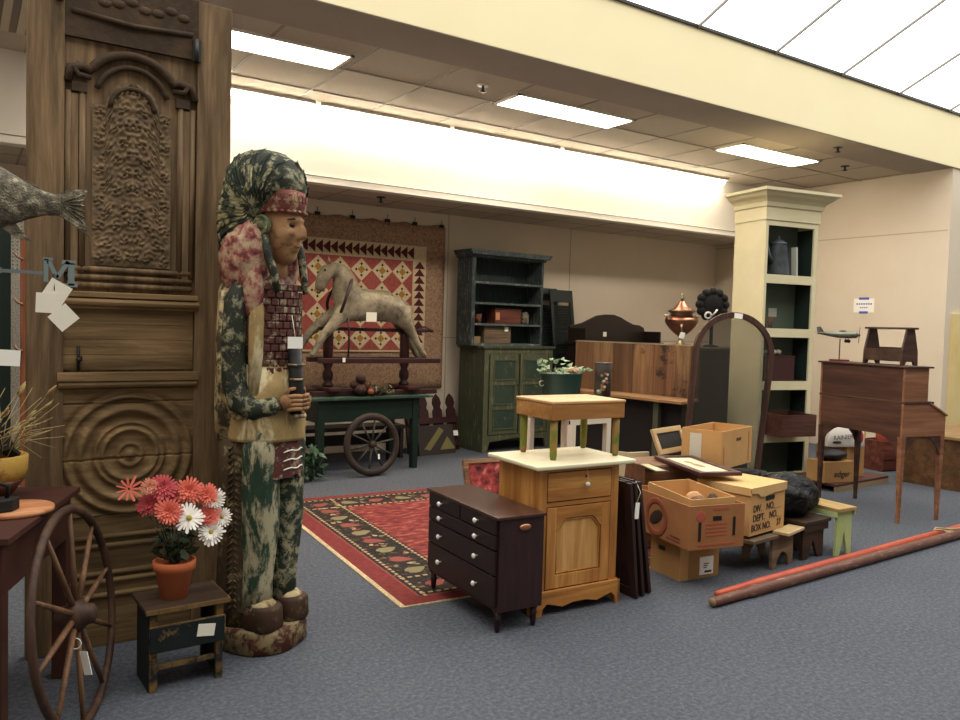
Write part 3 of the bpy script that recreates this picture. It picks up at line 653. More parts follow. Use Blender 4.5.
while y < RL-.5:
    for x0 in (.335, RW_-.335):
        motif(x0, y, .062, (0, 1)[k % 2], .4*(-1)**k)
        for q in range(4): motif(x0+rr.uniform(-.1, .1), y+.115+rr.uniform(-.03, .03), .018, rr.choice((0, 1, 2)), rr.uniform(0, 3))
    y += .23; k += 1
x = .34
while x < RW_-.3:
    for y0 in (.28, RL-.30):
        motif(x, y0, .058, (1, 0)[k % 2], .4*(-1)**k)
        for q in range(4): motif(x+.12+rr.uniform(-.03, .03), y0+rr.uniform(-.09, .09), .018, rr.choice((0, 1, 2)), rr.uniform(0, 3))
    x += .24; k += 1
b.build('border_flowers', [rolv, rros, rcrm], RG)
# ================================================================== back wall: backing cloth and quilt
t = thing('backing_cloth', 'brown patterned hanging cloth clipped to the back wall behind the quilt', 'cloth', (2.72, 8.385, 0))
MB().grid(60, 20, lambda u, v: (2.23*u, -.006*math.sin(u*22)*(1-v*.3)-.004, .72+1.98*v-.03*abs(math.sin(u*math.pi*5.3))*v)).build('cloth', nmat('brown_damask', [(.38, '#876650'), (.5, '#a38265'), (.62, '#b4957a')], 34, rough=.95, dist=1.5), t).modifiers.new('s', 'SOLIDIFY').thickness = .004
for x in (.12, .58, 1.0, 1.44, 1.80, 2.17): MB().box(x-.03, x+.03, -.022, .0, 2.67, 2.705).cyl((x, -.012, 2.70), (x, -.012, 2.76), .004, seg=6).build('clip', M['black'], t, .004)
Q = thing('patchwork_quilt', 'red and cream patchwork quilt with sawtooth borders hung on the wall', 'quilt', (2.74, 8.36, 1.16))
QW, QH = 1.94, 1.26
qc = nmat('quilt_cream', [(.35, '#cdb48e'), (.65, '#dac5a0')], 30, rough=.95); qr_ = nmat('quilt_red', [(.35, '#96463f'), (.65, '#aa5a50')], 30, rough=.95)
qd = plain('quilt_dark_red', '#552323', .95); qg = plain('quilt_gold', '#a67c33', .95); qk = plain('quilt_dark_dot', '#4a3122', .95)
MB().box(0, QW, 0, .006, 0, QH).build('sheet', qc, Q)
bd = .15
MB().box(0, QW-bd-.03, -.002, 0, .02, QH-bd-.03).build('red_ground', qr_, Q)
b = MB(); w_ = .088
x = QW-bd-.02
while x > .05: b.prism([(x, QH-.015), (x, QH-bd-.01), (x-w_, QH-bd/2-.0125)], 'Y', -.003, 0); x -= w_
z = QH-bd-.03
while z > .05: b.prism([(QW-.015, z-w_), (QW-bd-.01, z-w_), (QW-bd/2-.0125, z)], 'Y', -.003, 0); z -= w_
b.build('sawtooth_border', qd, Q)
b = MB().mat(0); s = .131
for i in range(-1, 15):
    for j in range(-1, 10):
        if (i+j) % 2 or j % 2: continue
        x0, z0 = QW-bd-.03-.14-i*s, QH-bd-.03-.14-j*s
        def cl(poly):
            return [(min(max(x, 0), QW-bd-.03), min(max(z, .02), QH-bd-.03)) for x, z in poly]
        b.mat(0).prism(cl([(x0-s, z0), (x0, z0+s), (x0+s, z0), (x0, z0-s)]), 'Y', -.004, -.002) if 0 < x0 < QW-bd and 0 < z0 < QH-bd else None
        if 0.05 < x0 < QW-bd-.1 and .05 < z0 < QH-bd-.1:
            b.mat(1).prism([(x0-s*.36, z0), (x0, z0+s*.36), (x0+s*.36, z0), (x0, z0-s*.36)], 'Y', -.0055, -.004)
            for a in range(4):
                u, v = math.cos(math.pi/2*a), math.sin(math.pi/2*a); c, d = x0+u*s*.5, z0+v*s*.5
                b.mat(2).prism([(c-.018, d), (c, d+.018), (c+.018, d), (c, d-.018)], 'Y', -.0055, -.004)
b.build('patches', [qc, qg, qk], Q)
# ================================================================== cart-height green table with things on it
M['dkgreen'] = worn('dark_green_table_paint', '#122119', '#18291f', '#3a4636', .68, 6, .5)
t = thing('green_table', 'dark green painted table standing below the quilt', 'table', (3.40, 7.46, 0), 3)
MB().box(-.70, .72, -.33, .30, .735, .76).build('table_top', worn('green_table_top', '#26392c', '#31463a', '#5a6a58', .62, 5), t, .004)
MB().box(-.56, .56, -.28, .24, .52, .735).build('apron', M['dkgreen'], t)
for x in (-.56, .50):
    for y in (-.29, .20): MB().prism([(x, .735), (x+.08, .735), (x+.068, 0), (x+.012, 0)], 'Y', y, y+.07).build('leg', M['dkgreen'], t)
t = thing('cart_wheel', 'dark iron-tyred cart wheel leaning against the green table', 'wheel', (3.36, 6.99, .312), 3, rot=(R(-6), 0, R(3)))
M['tyre'] = nmat('rusty_tyre', [(.3, '#241a15'), (.7, '#3a2a22')], 10, rough=.7)
MB().torus((0, 0, 0), .272, .036, 'Y', 48, 8, .7).build('rim', M['tyre'], t)
b = MB(); b.M = Euler((R(90), 0, 0)).to_matrix().to_4x4(); b.lathe([(.02, -.05), (.03, -.045), (.04, -.0), (.03, .045), (.02, .05)], seg=18); b.build('hub', M['tyre'], t)
for k in range(10):
    a = math.pi*2*k/10+.15; u = Vector((math.cos(a), 0, math.sin(a))); MB().tube([u*.03, u*.24], [.011, .009], 8).build('spoke', nmat('grey_spoke', [(.3, '#2c2723'), (.7, '#4b443b')], 9, rough=.7), t)
MB().obox((.045, -.05, -.12), (.02, .002, .05)).build('price_tag', M['whitecard'], t)
t = thing('low_bench', 'long dark low bench standing under the green table', 'bench', (3.36, 7.96, 0), 0)
MB().box(-.85, .80, -.16, .16, .33, .37).build('seat', plain('dark_brown_bench', '#2a201b', .5), t, .004)
for x in (-.78, .74): MB().box(x, x+.04, -.15, .15, 0, .33).build('leg', plain('dark_brown_bench2', '#241b17', .5), t)
MB().box(-.74, .74, .08, .10, .14, .26).build('back_rail', plain('dark_brown_bench3', '#241b17', .5), t)
# horse on its stand
M['dkred'] = nmat('dark_red_paint', [(.35, '#2b1414'), (.65, '#40201e')], 8, rough=.45)
HS = thing('rocking_horse', 'dappled cream wooden rocking horse mounted on a dark red stand', 'rocking horse', (3.58, 7.46, .761))
MB().box(-.72, .68, -.16, -.08, 0, .05).box(-.72, .68, .08, .16, 0, .05).build('base_rail', M['dkred'], HS, .006)
for x in (-.50, .36):
    MB().box(x-.07, x+.07, -.24, .24, .05, .085).build('foot', M['dkred'], HS, .006)
    MB().lathe([(.055, .085), (.055, .11), (.035, .13), (.052, .17), (.052, .22), (.033, .26), (.05, .30), (.05, .60), (.05, .66)], (x, 0, 0), 16).build('post', M['dkred'], HS)
MB().box(-.60, .62, -.03, .03, .645, .68).build('top_rail', M['dkred'], HS, .006)
MB().tube([(.50, 0, .67), (.60, 0, .685), (.70, 0, .66)], [.03, .03, .015], 8).build('rail_end', M['dkred'], HS)
for y in (-.15, .15): MB().box(-.66, .70, y-.035, y+.035, .325, .375).build('hoof_rail', M['dkred'], HS, .006)
horse = nmat('dappled_horse_paint', [(.32, '#4b4234'), (.45, '#766b57'), (.58, '#8c8069'), (.7, '#a2967c')], 9, rough=.7, bmp=.3, nr=.7)
def pt(px, py, y=0): q = at_y(px, py, 7.46+y); return (q.x-3.58, y, q.z-.761)
def skin(name, nodes, edges, mat, parent, sub=2):
    me = bpy.data.meshes.new(name); me.from_pydata([n[0] for n in nodes], edges, []); o = bpy.data.objects.new(name, me); COL.objects.link(o); o.parent = parent
    sm = o.modifiers.new('skin', 'SKIN'); sm.use_smooth_shade = True
    sv = me.skin_vertices[0].data if me.skin_vertices else None
    if sv is None:
        bm_ = bmesh.new(); bm_.from_mesh(me); bm_.verts.layers.skin.verify(); bm_.to_mesh(me); bm_.free(); sv = me.skin_vertices[0].data
    for i, n in enumerate(nodes):
        r_ = n[1]; sv[i].radius = r_ if isinstance(r_, tuple) else (r_, r_); sv[i].use_root = (i == 0)
    ss = o.modifiers.new('sub', 'SUBSURF'); ss.levels = sub; ss.render_levels = sub; me.materials.append(mat); return o
N = [(pt(372, 308), 0.178), (pt(352, 305), 0.201), (pt(392, 306), 0.178), (pt(346, 290), 0.161), (pt(343, 275), 0.121), (pt(334, 268), 0.098), (pt(325, 273), 0.086), (pt(321, 283), 0.063), (pt(319, 292), 0.050),
     (pt(344, 311, -.09), 0.098), (pt(334, 324, -.12), 0.063), (pt(323, 336, -.14), 0.042), (pt(315, 351, -.15), 0.031), (pt(311, 357, -.15), 0.037),
     (pt(342, 310, .09), 0.098), (pt(324, 320, .12), 0.063), (pt(308, 334, .14), 0.042), (pt(299, 350, .15), 0.031), (pt(295, 356, .15), 0.037),
     (pt(400, 309, -.08), 0.127), (pt(405, 322, -.11), 0.086), (pt(413, 334, -.13), 0.046), (pt(418, 345, -.14), 0.033), (pt(425, 357, -.15), 0.037),
     (pt(400, 309, .08), 0.127), (pt(400, 324, .11), 0.081), (pt(405, 336, .13), 0.046), (pt(412, 346, .14), 0.033), (pt(418, 357, .15), 0.037)]
Eg = [(0, 1), (0, 2), (1, 3), (3, 4), (4, 5), (5, 6), (6, 7), (7, 8), (1, 9), (9, 10), (10, 11), (11, 12), (12, 13), (1, 14), (14, 15), (15, 16), (16, 17), (17, 18), (2, 19), (19, 20), (20, 21), (21, 22), (22, 23), (2, 24), (24, 25), (25, 26), (26, 27), (27, 28)]
skin('horse_body', N, Eg, horse, HS)
for y in (-.04, .04):
    a = Vector(pt(330, 263, y)); MB().tube([a, a+Vector((-.01, 0, .03)), a+Vector((-.02, 0, .06))], [.02, .016, .004], 8).build('ear', horse, HS)
for y in (-.068, .068): MB().ell(pt(325, 270, y), (.012, .008, .012), 10, 8).build('eye', M['black'], HS)
for s_ in (-1,):
    MB().tube([pt(321, 291, -.03), pt(319, 293, -.042), pt(317, 292, -.03)], .008, 6).build('muzzle', M['black'], HS)
leather = plain('dark_harness', '#2c1513', .5)
q1, q2 = Vector(pt(350, 283)), Vector(pt(341, 309))
b = MB(); mid = (q1+q2)/2; L = (q1-q2).length/2+.075; d1 = (q1-q2).normalized()
b.tube([mid+d1*L*math.cos(R(a))+Vector((0, .225*math.sin(R(a)), 0))+Vector((-.09*abs(math.sin(R(a))), 0, -.02)) for a in range(0, 361, 15)], .016, 8); b.build('breast_collar', leather, HS)
b = MB(); b.tube([pt(348, 318, -.17), pt(349, 330, -.18), pt(349, 345, -.17), pt(348, 357, -.16)], .010, 6); b.build('strap', leather, HS)
MB().obox(pt(344, 360, -.19), (.03, .003, .045)).build('price_tag', M['whitecard'], HS)
MB().obox(pt(371.5, 317, -.185), (.115, .003, .095)).build('price_tag', M['card'], HS)
t = thing('pine_cone_arrangement', 'small arrangement of pine cones and green sprigs on the green table', 'arrangement', (3.46, 7.22, .766))
rr = random.Random(4)
pc = nmat('pine_cone', [(.3, '#24150f'), (.7, '#4b2c20')], 30, rough=.8, bmp=.5)
for x, y, z, r_ in ((-.13, 0, .06, .06), (-.02, -.03, .05, .05), (-.06, .03, .10, .055), (.12, .0, .045, .045), (-.18, .04, .11, .045), (-.12, .02, .17, .05)):
    MB().ell((x, y, z), (r_, r_, r_*.9), 16, 12, lambda n: 1+.16*math.sin(n.z*14)*math.cos(math.atan2(n.y, n.x)*7)).build('pine_cone', pc, t)
MB().ell((-.05, -.07, .045), (.032, .03, .03), 12, 8).build('small_gourd', plain('dull_orange', '#8a4a2c', .6), t)
b = MB()
for k in range(30):
    a = rr.uniform(0, 6.28); c = Vector((.09+rr.uniform(-.11, .13), rr.uniform(-.06, .05), rr.uniform(.02, .11))); b.M = Matrix.Translation(c) @ Euler((rr.uniform(-1, 1), rr.uniform(-1, 1), a)).to_matrix().to_4x4()
    b.prism([(-.03, 0), (0, .011), (.03, 0), (0, -.011)], 'Z', 0, .001)
b.M = Matrix.Identity(4); b.tube([(-.02, 0, .04), (.1, 0, .06), (.2, 0, .05)], .004, 5)
b.build('sprigs', plain('dusty_green_leaf', '#66704a', .8), t)
# picket fence piece
t = thing('picket_fence_piece', 'short dark red picket fence piece leaning against the back wall', 'fence', (4.66, 8.02, 0), 6, rot=(R(-12), 0, R(6)))
for k in range(4):
    x = -.30+.20*k; MB().prism([(x-.065, 0), (x+.065, 0), (x+.065, .48), (x+.04, .52), (x+.06, .57), (x+.045, .63), (x, .68), (x-.045, .63), (x-.06, .57), (x-.04, .52), (x-.065, .48)], 'Y', -.012, .012).build('picket', M['dkred'], t)
MB().box(-.36, .36, -.045, -.012, .33, .40).build('rail', M['dkred'], t); MB().box(-.36, .36, -.045, -.012, .05, .12).build('rail', M['dkred'], t)
MB().obox((.29, -.05, .20), (.10, .003, .06)).build('price_tag', M['whitecard'], t)
t = thing('stencilled_sign', 'dark board with yellow green painted angle shapes leaning on the picket fence', 'sign', (4.62, 7.85, 0), 6, rot=(R(-14), 0, R(6)))
MB().box(-.27, .24, -.015, 0, 0, .34).build('board', plain('dark_brown_board', '#2c201a', .6), t)
MB().prism([(-.2, .07), (-.12, .05), (.10, .27), (.04, .31)], 'Y', -.02, -.015).prism([(.02, .05), (.24, .05), (.14, .2)], 'Y', -.02, -.015).build('painted_shape', plain('olive_yellow_paint', '#72683a', .7), t)
def leafy(name, label, loc, n, sp, h, mat, cat='plant', size=.04, seed=1):
    rr = random.Random(seed); t = thing(name, label, cat, loc); b = MB(); s_ = MB()
    for k in range(n):
        a = rr.uniform(0, 6.28); r_ = rr.uniform(0, sp); z = rr.uniform(.02, h); c = Vector((r_*math.cos(a), r_*math.sin(a), z)); e = size*rr.uniform(.6, 1.2)
        b.M = Matrix.Translation(c) @ Euler((rr.uniform(-1, 1), rr.uniform(-1, 1), a)).to_matrix().to_4x4(); b.prism([(-e, 0), (-e*.2, e*.5), (e, 0), (-e*.2, -e*.5)], 'Z', 0, .001)
        if k % 4 == 0: s_.tube([(0, 0, 0), tuple(c*.6), tuple(c)], .003, 5)
    b.M = Matrix.Identity(4); b.build('leaves', mat, t); s_.build('stems', mat, t); return t
leafy('leafy_plant', 'small leafy green plant on the floor between the statue and green table', (2.74, 6.98, 0), 90, .13, .33, nmat('green_leaf_pale', [(.35, '#1f3322'), (.6, '#3d5a3c'), (.72, '#93a184')], 30, rough=.6), size=.05, seed=2)
# ================================================================== green cupboard and bookcase on top
M['cup'] = worn('worn_sage_green', '#3f4535', '#4b4f3c', '#6f6a50', .60, 6, .6, (4, 4, .7))
M['cupp'] = worn('worn_sage_panel', '#303e34', '#3b483a', '#6c684e', .62, 7)
M['cupl'] = worn('worn_sage_frame', '#585a43', '#4e513c', '#847c5c', .60, 8, .6, (4, 4, .7))
GC = thing('green_cupboard', 'worn sage green two-door cupboard with three panels in each door', 'cupboard', (5.14, 7.74, 0), 3)
W_, D_, HT = 1.06, .5, 1.26
MB().box(0, .025, 0, D_, .0, HT-.03).build('side', M['cup'], GC); MB().box(W_-.025, W_, 0, D_, 0, HT-.03).build('side', M['cup'], GC)
MB().box(.025, W_-.025, D_-.02, D_, .1, HT-.03).build('back', M['cup'], GC)
MB().box(-.03, W_+.03, -.03, D_+.01, HT-.03, HT).build('top', M['cup'], GC, .004)
MB().prism([(0, .2), (0, 0), (.07, 0), (.10, .12), (.5, .15), (W_-.1, .12), (W_-.07, 0), (W_, 0), (W_, .2)], 'Y', -.012, .02).build('bottom_rail', M['cupl'], GC)
MB().box(0, .065, -.012, .02, .2, HT-.03).box(.065, W_-.065, -.012, .02, HT-.09, HT-.03).box(W_-.065, W_, -.012, .02, .2, HT-.03).build('face_frame', M['cupl'], GC)
for s_, x0 in enumerate((.08, .54)):
    d = MB().box(x0, x0+.435, -.02, .0, .205, HT-.095).build('door', M['cupl'], GC, .002)
    for k in range(3): MB().box(x0+.065, x0+.37, -.021, -.019, .27+.295*k, .27+.295*k+.235).build('panel', M['cupp'], d)
    mo = MB()
    for k in range(3):
        z0, z1 = .27+.295*k, .27+.295*k+.235
        for a in ((x0+.055, z0, x0+.38, z0), (x0+.055, z1, x0+.38, z1), (x0+.06, z0, x0+.06, z1), (x0+.375, z0, x0+.375, z1)): mo.bar((a[0], -.024, a[1]), (a[2], -.024, a[3]), .01, .014)
    mo.build('panel_moulding', M['cupl'], d)
MB().ell((.50, -.03, .8), (.012, .012, .012), 10, 8).build('knob', M['dkmetal'], GC)
M['bkc'] = worn('worn_slate_blue_black', '#2b3233', '#384143', '#7f8379', .59, 9, .6, (6, 6, .8))
M['bki'] = nmat('dark_beaded_board', [(.35, '#1a2223'), (.65, '#2c3837')], 6, (14, 14, 1), .7)
BK = thing('bookcase', 'dark grey blue open bookcase standing on top of the green cupboard', 'bookcase', (5.0, 7.83, 1.261), 3)
bw, bd_, bh = 1.10, .30, 1.07
MB().box(0, .055, 0, bd_, 0, bh).build('side', M['bkc'], BK, .003); MB().box(bw-.035, bw, 0, bd_, 0, bh).build('side', M['bkc'], BK, .003)
b = MB()
for k in range(15): b.box(.055+.067*k, .055+.067*k+.064, bd_-.02, bd_-.008, .02, bh)
b.build('backboard', M['bki'], BK)
MB().prism([(-.07, bh+.055), (-.04, bh+.0), (bw+.04, bh), (bw+.08, bh+.055)], 'Y', -.07, bd_).build('cornice', M['bkc'], BK)
MB().box(-.02, bw+.02, -.02, bd_, bh-.03, bh).build('top_rail', M['bkc'], BK)
for k, z in enumerate((0, .24, .49, .735)): MB().box(.055, bw-.035, 0, bd_-.02, z, z+.025).build('shelf', worn('worn_shelf_%d' % k, '#56605d', '#48514f', '#8a8b7f', .58, 9), BK)
Mx = BK.matrix_basis.copy()
def onbk(x, y, z): return tuple(Matrix.Translation((5.0, 7.83, 1.261)) @ Euler((0, 0, R(3))).to_matrix().to_4x4() @ Vector((x, y, z)))
t = thing('wooden_box', 'reddish brown wooden box with a paper tag on the third shelf of the dark bookcase', 'box', onbk(.60, .15, .266), 3)
rb = wood('red_brown_box', '#42231a', '#643428', '#7e4837', 'X')
MB().box(-.20, .20, -.09, .09, 0, .17).build('body', rb, t, .003); MB().box(-.205, .205, -.095, .095, .17, .185).build('lid', rb, t, .003); MB().obox((-.165, -.097, .09), (.06, .003, .09)).build('price_tag', plain('orange_tag', '#c98a62', .7), t)
t = thing('glass_jar', 'small greyish jar at the right end of the third bookcase shelf', 'jar', onbk(.90, .13, .266))
MB().lathe([(.0, 0), (.065, 0), (.07, .02), (.07, .12), (.055, .14), (.055, .155), (0, .155)], seg=20).build('jar', nmat('grey_jar', [(.4, '#3a352c'), (.6, '#746a58')], 20, rough=.4), t)
t = thing('small_cup', 'small dull red tapered cup on the third shelf of the dark bookcase', 'cup', onbk(.20, .13, .266))
MB().lathe([(0, 0), (.035, 0), (.045, .11), (.04, .11), (.03, .02), (0, .02)], seg=16).build('cup', plain('dull_red_clay', '#6a3b30', .7), t)
t = thing('weathered_crate', 'weathered grey brown wooden crate with a white tag on the lowest bookcase shelf', 'crate', onbk(.44, .15, .026), 3)
gw = wood('weathered_grey_wood', '#4a3c2e', '#6b5844', '#867358', 'X', .8, .8)
b = MB()
for k in range(3): b.box(-.20, .20, -.10, -.085, .002+.072*k, .070+.072*k).box(-.20, .20, .085, .10, .002+.072*k, .070+.072*k)
split(b.build('slat', gw, t)); MB().box(-.20, -.185, -.085, .085, 0, .215).build('end_board', gw, t); MB().box(.185, .20, -.085, .085, 0, .215).build('end_board', gw, t); MB().box(-.185, .185, -.085, .085, 0, .01).build('bottom', gw, t)
MB().obox((.13, -.102, .175), (.055, .003, .055)).build('price_tag', M['whitecard'], t)
t = thing('small_tin', 'small pale tan tin box on the lowest bookcase shelf beside the weathered crate', 'box', onbk(.155, .12, .026))
MB().box(-.05, .05, -.04, .04, 0, .07).build('body', plain('pale_tan', '#8d7656', .6), t, .004); MB().box(-.052, .052, -.042, .042, .07, .08).build('lid', plain('pale_tan2', '#9b8666', .6), t)
# dark green shutters
def shutter(label, loc, rz, tilt, h=1.98, w=.36):
    t = thing('louvred_shutter', label, 'shutter', loc, 0, 'dark green shutters right of the bookcase', rot=(R(tilt), 0, R(rz))); m = plain('shutter_green_black', '#1a211e', .45)
    MB().box(0, .05, 0, .03, 0, h).box(w-.05, w, 0, .03, 0, h).box(.05, w-.05, 0, .03, 0, .1).box(.05, w-.05, 0, .03, h-.16, h).box(.05, w-.05, 0, .03, 1.0, 1.07).build('frame', m, t, .003)
    b = MB()
    for k in range(int((h-.3)/.035)): b.obox((w/2, .015, .12+.035*k), (w-.1, .04, .006), (R(58), 0, 0))
    b.build('slats', m, t)
shutter('dark green louvred shutter leaning nearest the dark bookcase', (6.30, 8.0, 0), 0, -9, 2.04)
shutter('dark green louvred shutter leaning just right of the other, nearer the arched piece', (6.46, 7.9, 0), 0, -9, 2.02, .38)
# ================================================================== pine cabinet and small table on it
M['pine'] = wood('golden_pine', '#8b5a28', '#b67a3c', '#d39c55', 'Z', .8, .45, .15)
M['pineX'] = wood('golden_pine_across', '#8b5a28', '#b67a3c', '#d39c55', 'X', .8, .5, .15)
M['pinep'] = wood('pine_panel', '#9c6a32', '#c08b4b', '#d9a866', 'Z', .6, .5, .1)
t = thing('pine_cabinet', 'golden pine washstand cabinet with cream top, one drawer and one panelled door', 'cabinet', (2.488, 3.20, 0), -2.5)
PW, PD = .53, .385
MB().box(0, .018, .02, PD, .03, .768).build('side', M['pine'], t); MB().box(PW-.018, PW, .02, PD, .03, .768).build('side', M['pine'], t); MB().box(.018, PW-.018, PD-.015, PD, .05, .768).build('back', M['pine'], t)
MB().box(-.045, PW+.085, -.045, PD+.06, .769, .793).build('top', plain('cream_painted_top', '#ddd3b0', .4), t, .008, seg=3)
st_ = MB().box(0, .05, 0, .025, .12, .768).box(PW-.05, PW, 0, .025, .12, .768); split(st_.build('stile', M['pine'], t)); MB().box(.05, PW-.05, 0, .02, .568, .590).box(.05, PW-.05, 0, .02, .75, .768).build('rail', M['pineX'], t)
d = MB().box(.055, PW-.055, -.004, .018, .595, .745).build('drawer', M['pineX'], t, .003)
MB().lathe([(.004, 0), (.006, .012), (.014, .018), (.015, .026), (.009, .033), (0, .035)], seg=16).build('knob', plain('porcelain_knob', '#cfc8bb', .25), d, loc=(PW/2+.03, -.004, .675), rot=(R(90), 0, 0))
MB().cyl((PW/2+.035, -.006, .715), (PW/2+.035, -.003, .715), .006).build('keyhole', M['black'], d)
MB().tube([(PW/2+.03, -.03, .70), (PW/2+.033, -.022, .735), (PW/2+.03, -.012, .76)], .001, 4).build('tag_string', M['card'], d)
d = MB().box(.055, .115, -.004, .018, .135, .562).box(PW-.115, PW-.055, -.004, .018, .135, .562).box(.115, PW-.115, -.004, .018, .135, .205).build('door', M['pine'], t, .002)
arch = [(.115, .562), (PW-.115, .562), (PW-.115, .44), (PW-.135, .455), (PW-.155, .485), (PW-.18, .50), (.18, .50), (.155, .485), (.135, .455), (.115, .44)]
MB().prism(arch[::-1], 'Y', -.004, .018).build('arched_rail', M['pineX'], d, .002)
MB().box(.11, PW-.11, .008, .016, .2, .51).build('panel', M['pinep'], d)
b = MB(); ins = [(.122, .212), (PW-.122, .212), (PW-.122, .435), (PW-.14, .45), (PW-.16, .478), (PW-.182, .492), (.182, .492), (.16, .478), (.14, .45), (.122, .435), (.122, .212)]
b.tube([(x, .006, z) for x, z in ins], .006, 6); b.build('panel_moulding', M['pine'], d)
MB().prism([(-.02, .13), (-.02, 0), (.028, 0), (.035, .04), (.06, .062), (.11, .05), (.16, .035), (.23, .05), (.32, .05), (.39, .035), (.44, .05), (.49, .062), (.515, .04), (.525, 0), (PW+.02, 0), (PW+.02, .13)], 'Y', -.018, .0).build('plinth', M['pineX'], t, .003)
MB().prism([(-.018, .13), (-.018, 0), (.05, 0), (.06, .06), (.33, .06), (.34, 0), (PD, 0), (PD, .13)], 'X', PW, PW+.02).build('plinth_side', M['pine'], t, .003)
MB().prism([(-.018, .13), (-.018, 0), (.05, 0), (.06, .06), (.33, .06), (.34, 0), (PD, 0), (PD, .13)], 'X', -.02, 0).build('plinth_side', M['pine'], t, .003)
t = thing('small_table', 'small pale wood table with green stained legs standing on the pine cabinet', 'table', (2.865, 3.425, .794), -3)
ow = wood('honey_wood', '#8a5b2c', '#a87642', '#c3925c', 'X', .7, .5, .1)
MB().box(-.25, .25, -.18, .18, .30, .315).build('top', wood('honey_wood_top', '#b98a5a', '#c79b6c', '#d6b083', 'X', .7, .5, .1), t, .004)
MB().box(-.246, .246, -.176, -.16, .215, .30).box(-.246, .246, .16, .176, .215, .30).box(-.246, -.23, -.16, .16, .215, .30).box(.23, .246, -.16, .16, .215, .30).build('apron', ow, t, .003)
gl = worn('green_stained_leg', '#74762a', '#5d7134', '#96713f', .52, 9, .5)
for x in (-.212, .212):
    for y in (-.145, .145): MB().lathe([(.015, 0), (.019, .02), (.021, .12), (.021, .215)], (x, y, 0), 12).build('leg', gl, t)
# ================================================================== dark chest
M['dchest'] = nmat('very_dark_mahogany', [(.3, '#1d1110'), (.7, '#2c1a18')], 6, (1, 8, 8), .42, bmp=.05)
M['dchestside'] = nmat('dark_mahogany_side', [(.3, '#28171a'), (.7, '#38211f')], 5, (6, 6, 1), .5, bmp=.05)
t = thing('dark_chest_of_drawers', 'small very dark chest of drawers with white porcelain knobs', 'chest of drawers', (2.325, 3.47, .0106), -3)
cw, cdp, z0, z1 = .27, .75, .095, .566
MB().box(-cw/2+.012, cw/2, -cdp/2, cdp/2, z0, z1-.015).build('carcass', M['dchestside'], t, .002)
MB().box(-cw/2-.008, cw/2+.008, -cdp/2-.01, cdp/2+.01, z1-.015, z1).build('top', nmat('dark_top', [(.3, '#35201a'), (.7, '#4a2f27')], 6, (8, 1.5, 8), .3), t, .003)
kn = plain('white_porcelain', '#e8e4da', .2)
def knob(parent, y, z, x=-cw/2-.004):
    MB().lathe([(.004, 0), (.005, .012), (.013, .018), (.014, .024), (.009, .03), (0, .032)], seg=16).build('knob', kn, parent, loc=(x, y, z), rot=(0, R(-90), 0))
rows = [(.475, .552), (.40, .468), (.275, .392), (.12, .268)]
for k, (a, b_) in enumerate(rows):
    segs = ((-.36, -.005), (.005, .36)) if k == 0 else ((-.36, .36),)
    for s0, s1 in segs:
        d = MB().box(-cw/2-.004, -cw/2+.012, s0, s1, a, b_).build('drawer', M['dchest'], t, .003)
        for y in ((-.19,) if s1 < 0 else (.20,) if k == 0 else (-.19, .20)): knob(d, y, (a+b_)/2)
for x in (-cw/2+.03, cw/2-.03):
    for y in (-cdp/2+.03, cdp/2-.03): MB().lathe([(.010, 0 if y > 0 else -.0106), (.014, .008), (.017, .05), (.021, .06), (.015, .066), (.022, .095)], (x, y, 0), 14).build('leg', M['dchest'], t)
MB().ell((.02, -cdp/2-.003, .505), (.036, .012, .018), 16, 8).build('copper_handle', plain('copper_cup', '#b07a5a', .3, .8), t)
# framed red panel behind the chest
t = thing('framed_red_panel', 'wood framed red floral panel leaning low behind the dark chest', 'framed panel', (2.86, 4.38, .024), 0, rot=(R(-16), 0, R(-4)))
MB().box(0, .03, 0, .03, 0, .58).box(.57, .60, 0, .03, 0, .58).box(.03, .57, 0, .03, 0, .03).box(.03, .57, 0, .03, .55, .58).build('frame', wood('panel_frame', '#5b3a28', '#825a40', '#b08a68', 'X', 1), t, .003)
MB().box(.03, .57, .008, .02, .03, .55).build('panel', nmat('red_floral', [(.36, '#2e1517'), (.46, '#7d2a2a'), (.58, '#a8443c'), (.68, '#c58f86')], 14, rough=.8), t)
# dark boards leaning on the pine cabinet
M['dboard'] = nmat('dark_leaning_board', [(.35, '#241613'), (.65, '#38231d')], 6, (6, 6, 1), .5)
for k, (x, y, an, lab) in enumerate(((3.145, 3.14, -6.5, 'dark brown panelled board leaning against the pine cabinet, innermost of three'), (3.205, 3.15, -8, 'dark brown panelled board with paper tag, middle of the three beside the pine cabinet'), (3.275, 3.17, -9.5, 'dark brown panelled board, outermost of three leaning beside the pine cabinet'))):
    t = thing('panelled_board', lab, 'board', (x, y, .004), 0, 'dark boards leaning beside the pine cabinet', rot=(0, R(an), R(-2)))
    MB().box(0, .022, 0, .05, 0, .655).box(0, .022, .33, .38, 0, .655).box(0, .022, .05, .33, 0, .05).box(0, .022, .05, .33, .605, .655).build('frame', M['dboard'], t, .003)
    MB().box(.006, .016, .05, .33, .05, .605).build('panel', M['dboard'], t)
    if k == 1:
        MB().obox((.0, -.006, .50), (.03, .002, .09), (0, R(12), 0)).build('price_tag', M['whitecard'], t); MB().tube([(.0, -.005, .54), (.03, -.012, .60), (.02, .01, .66)], .002, 5).build('tag_string', M['card'], t)
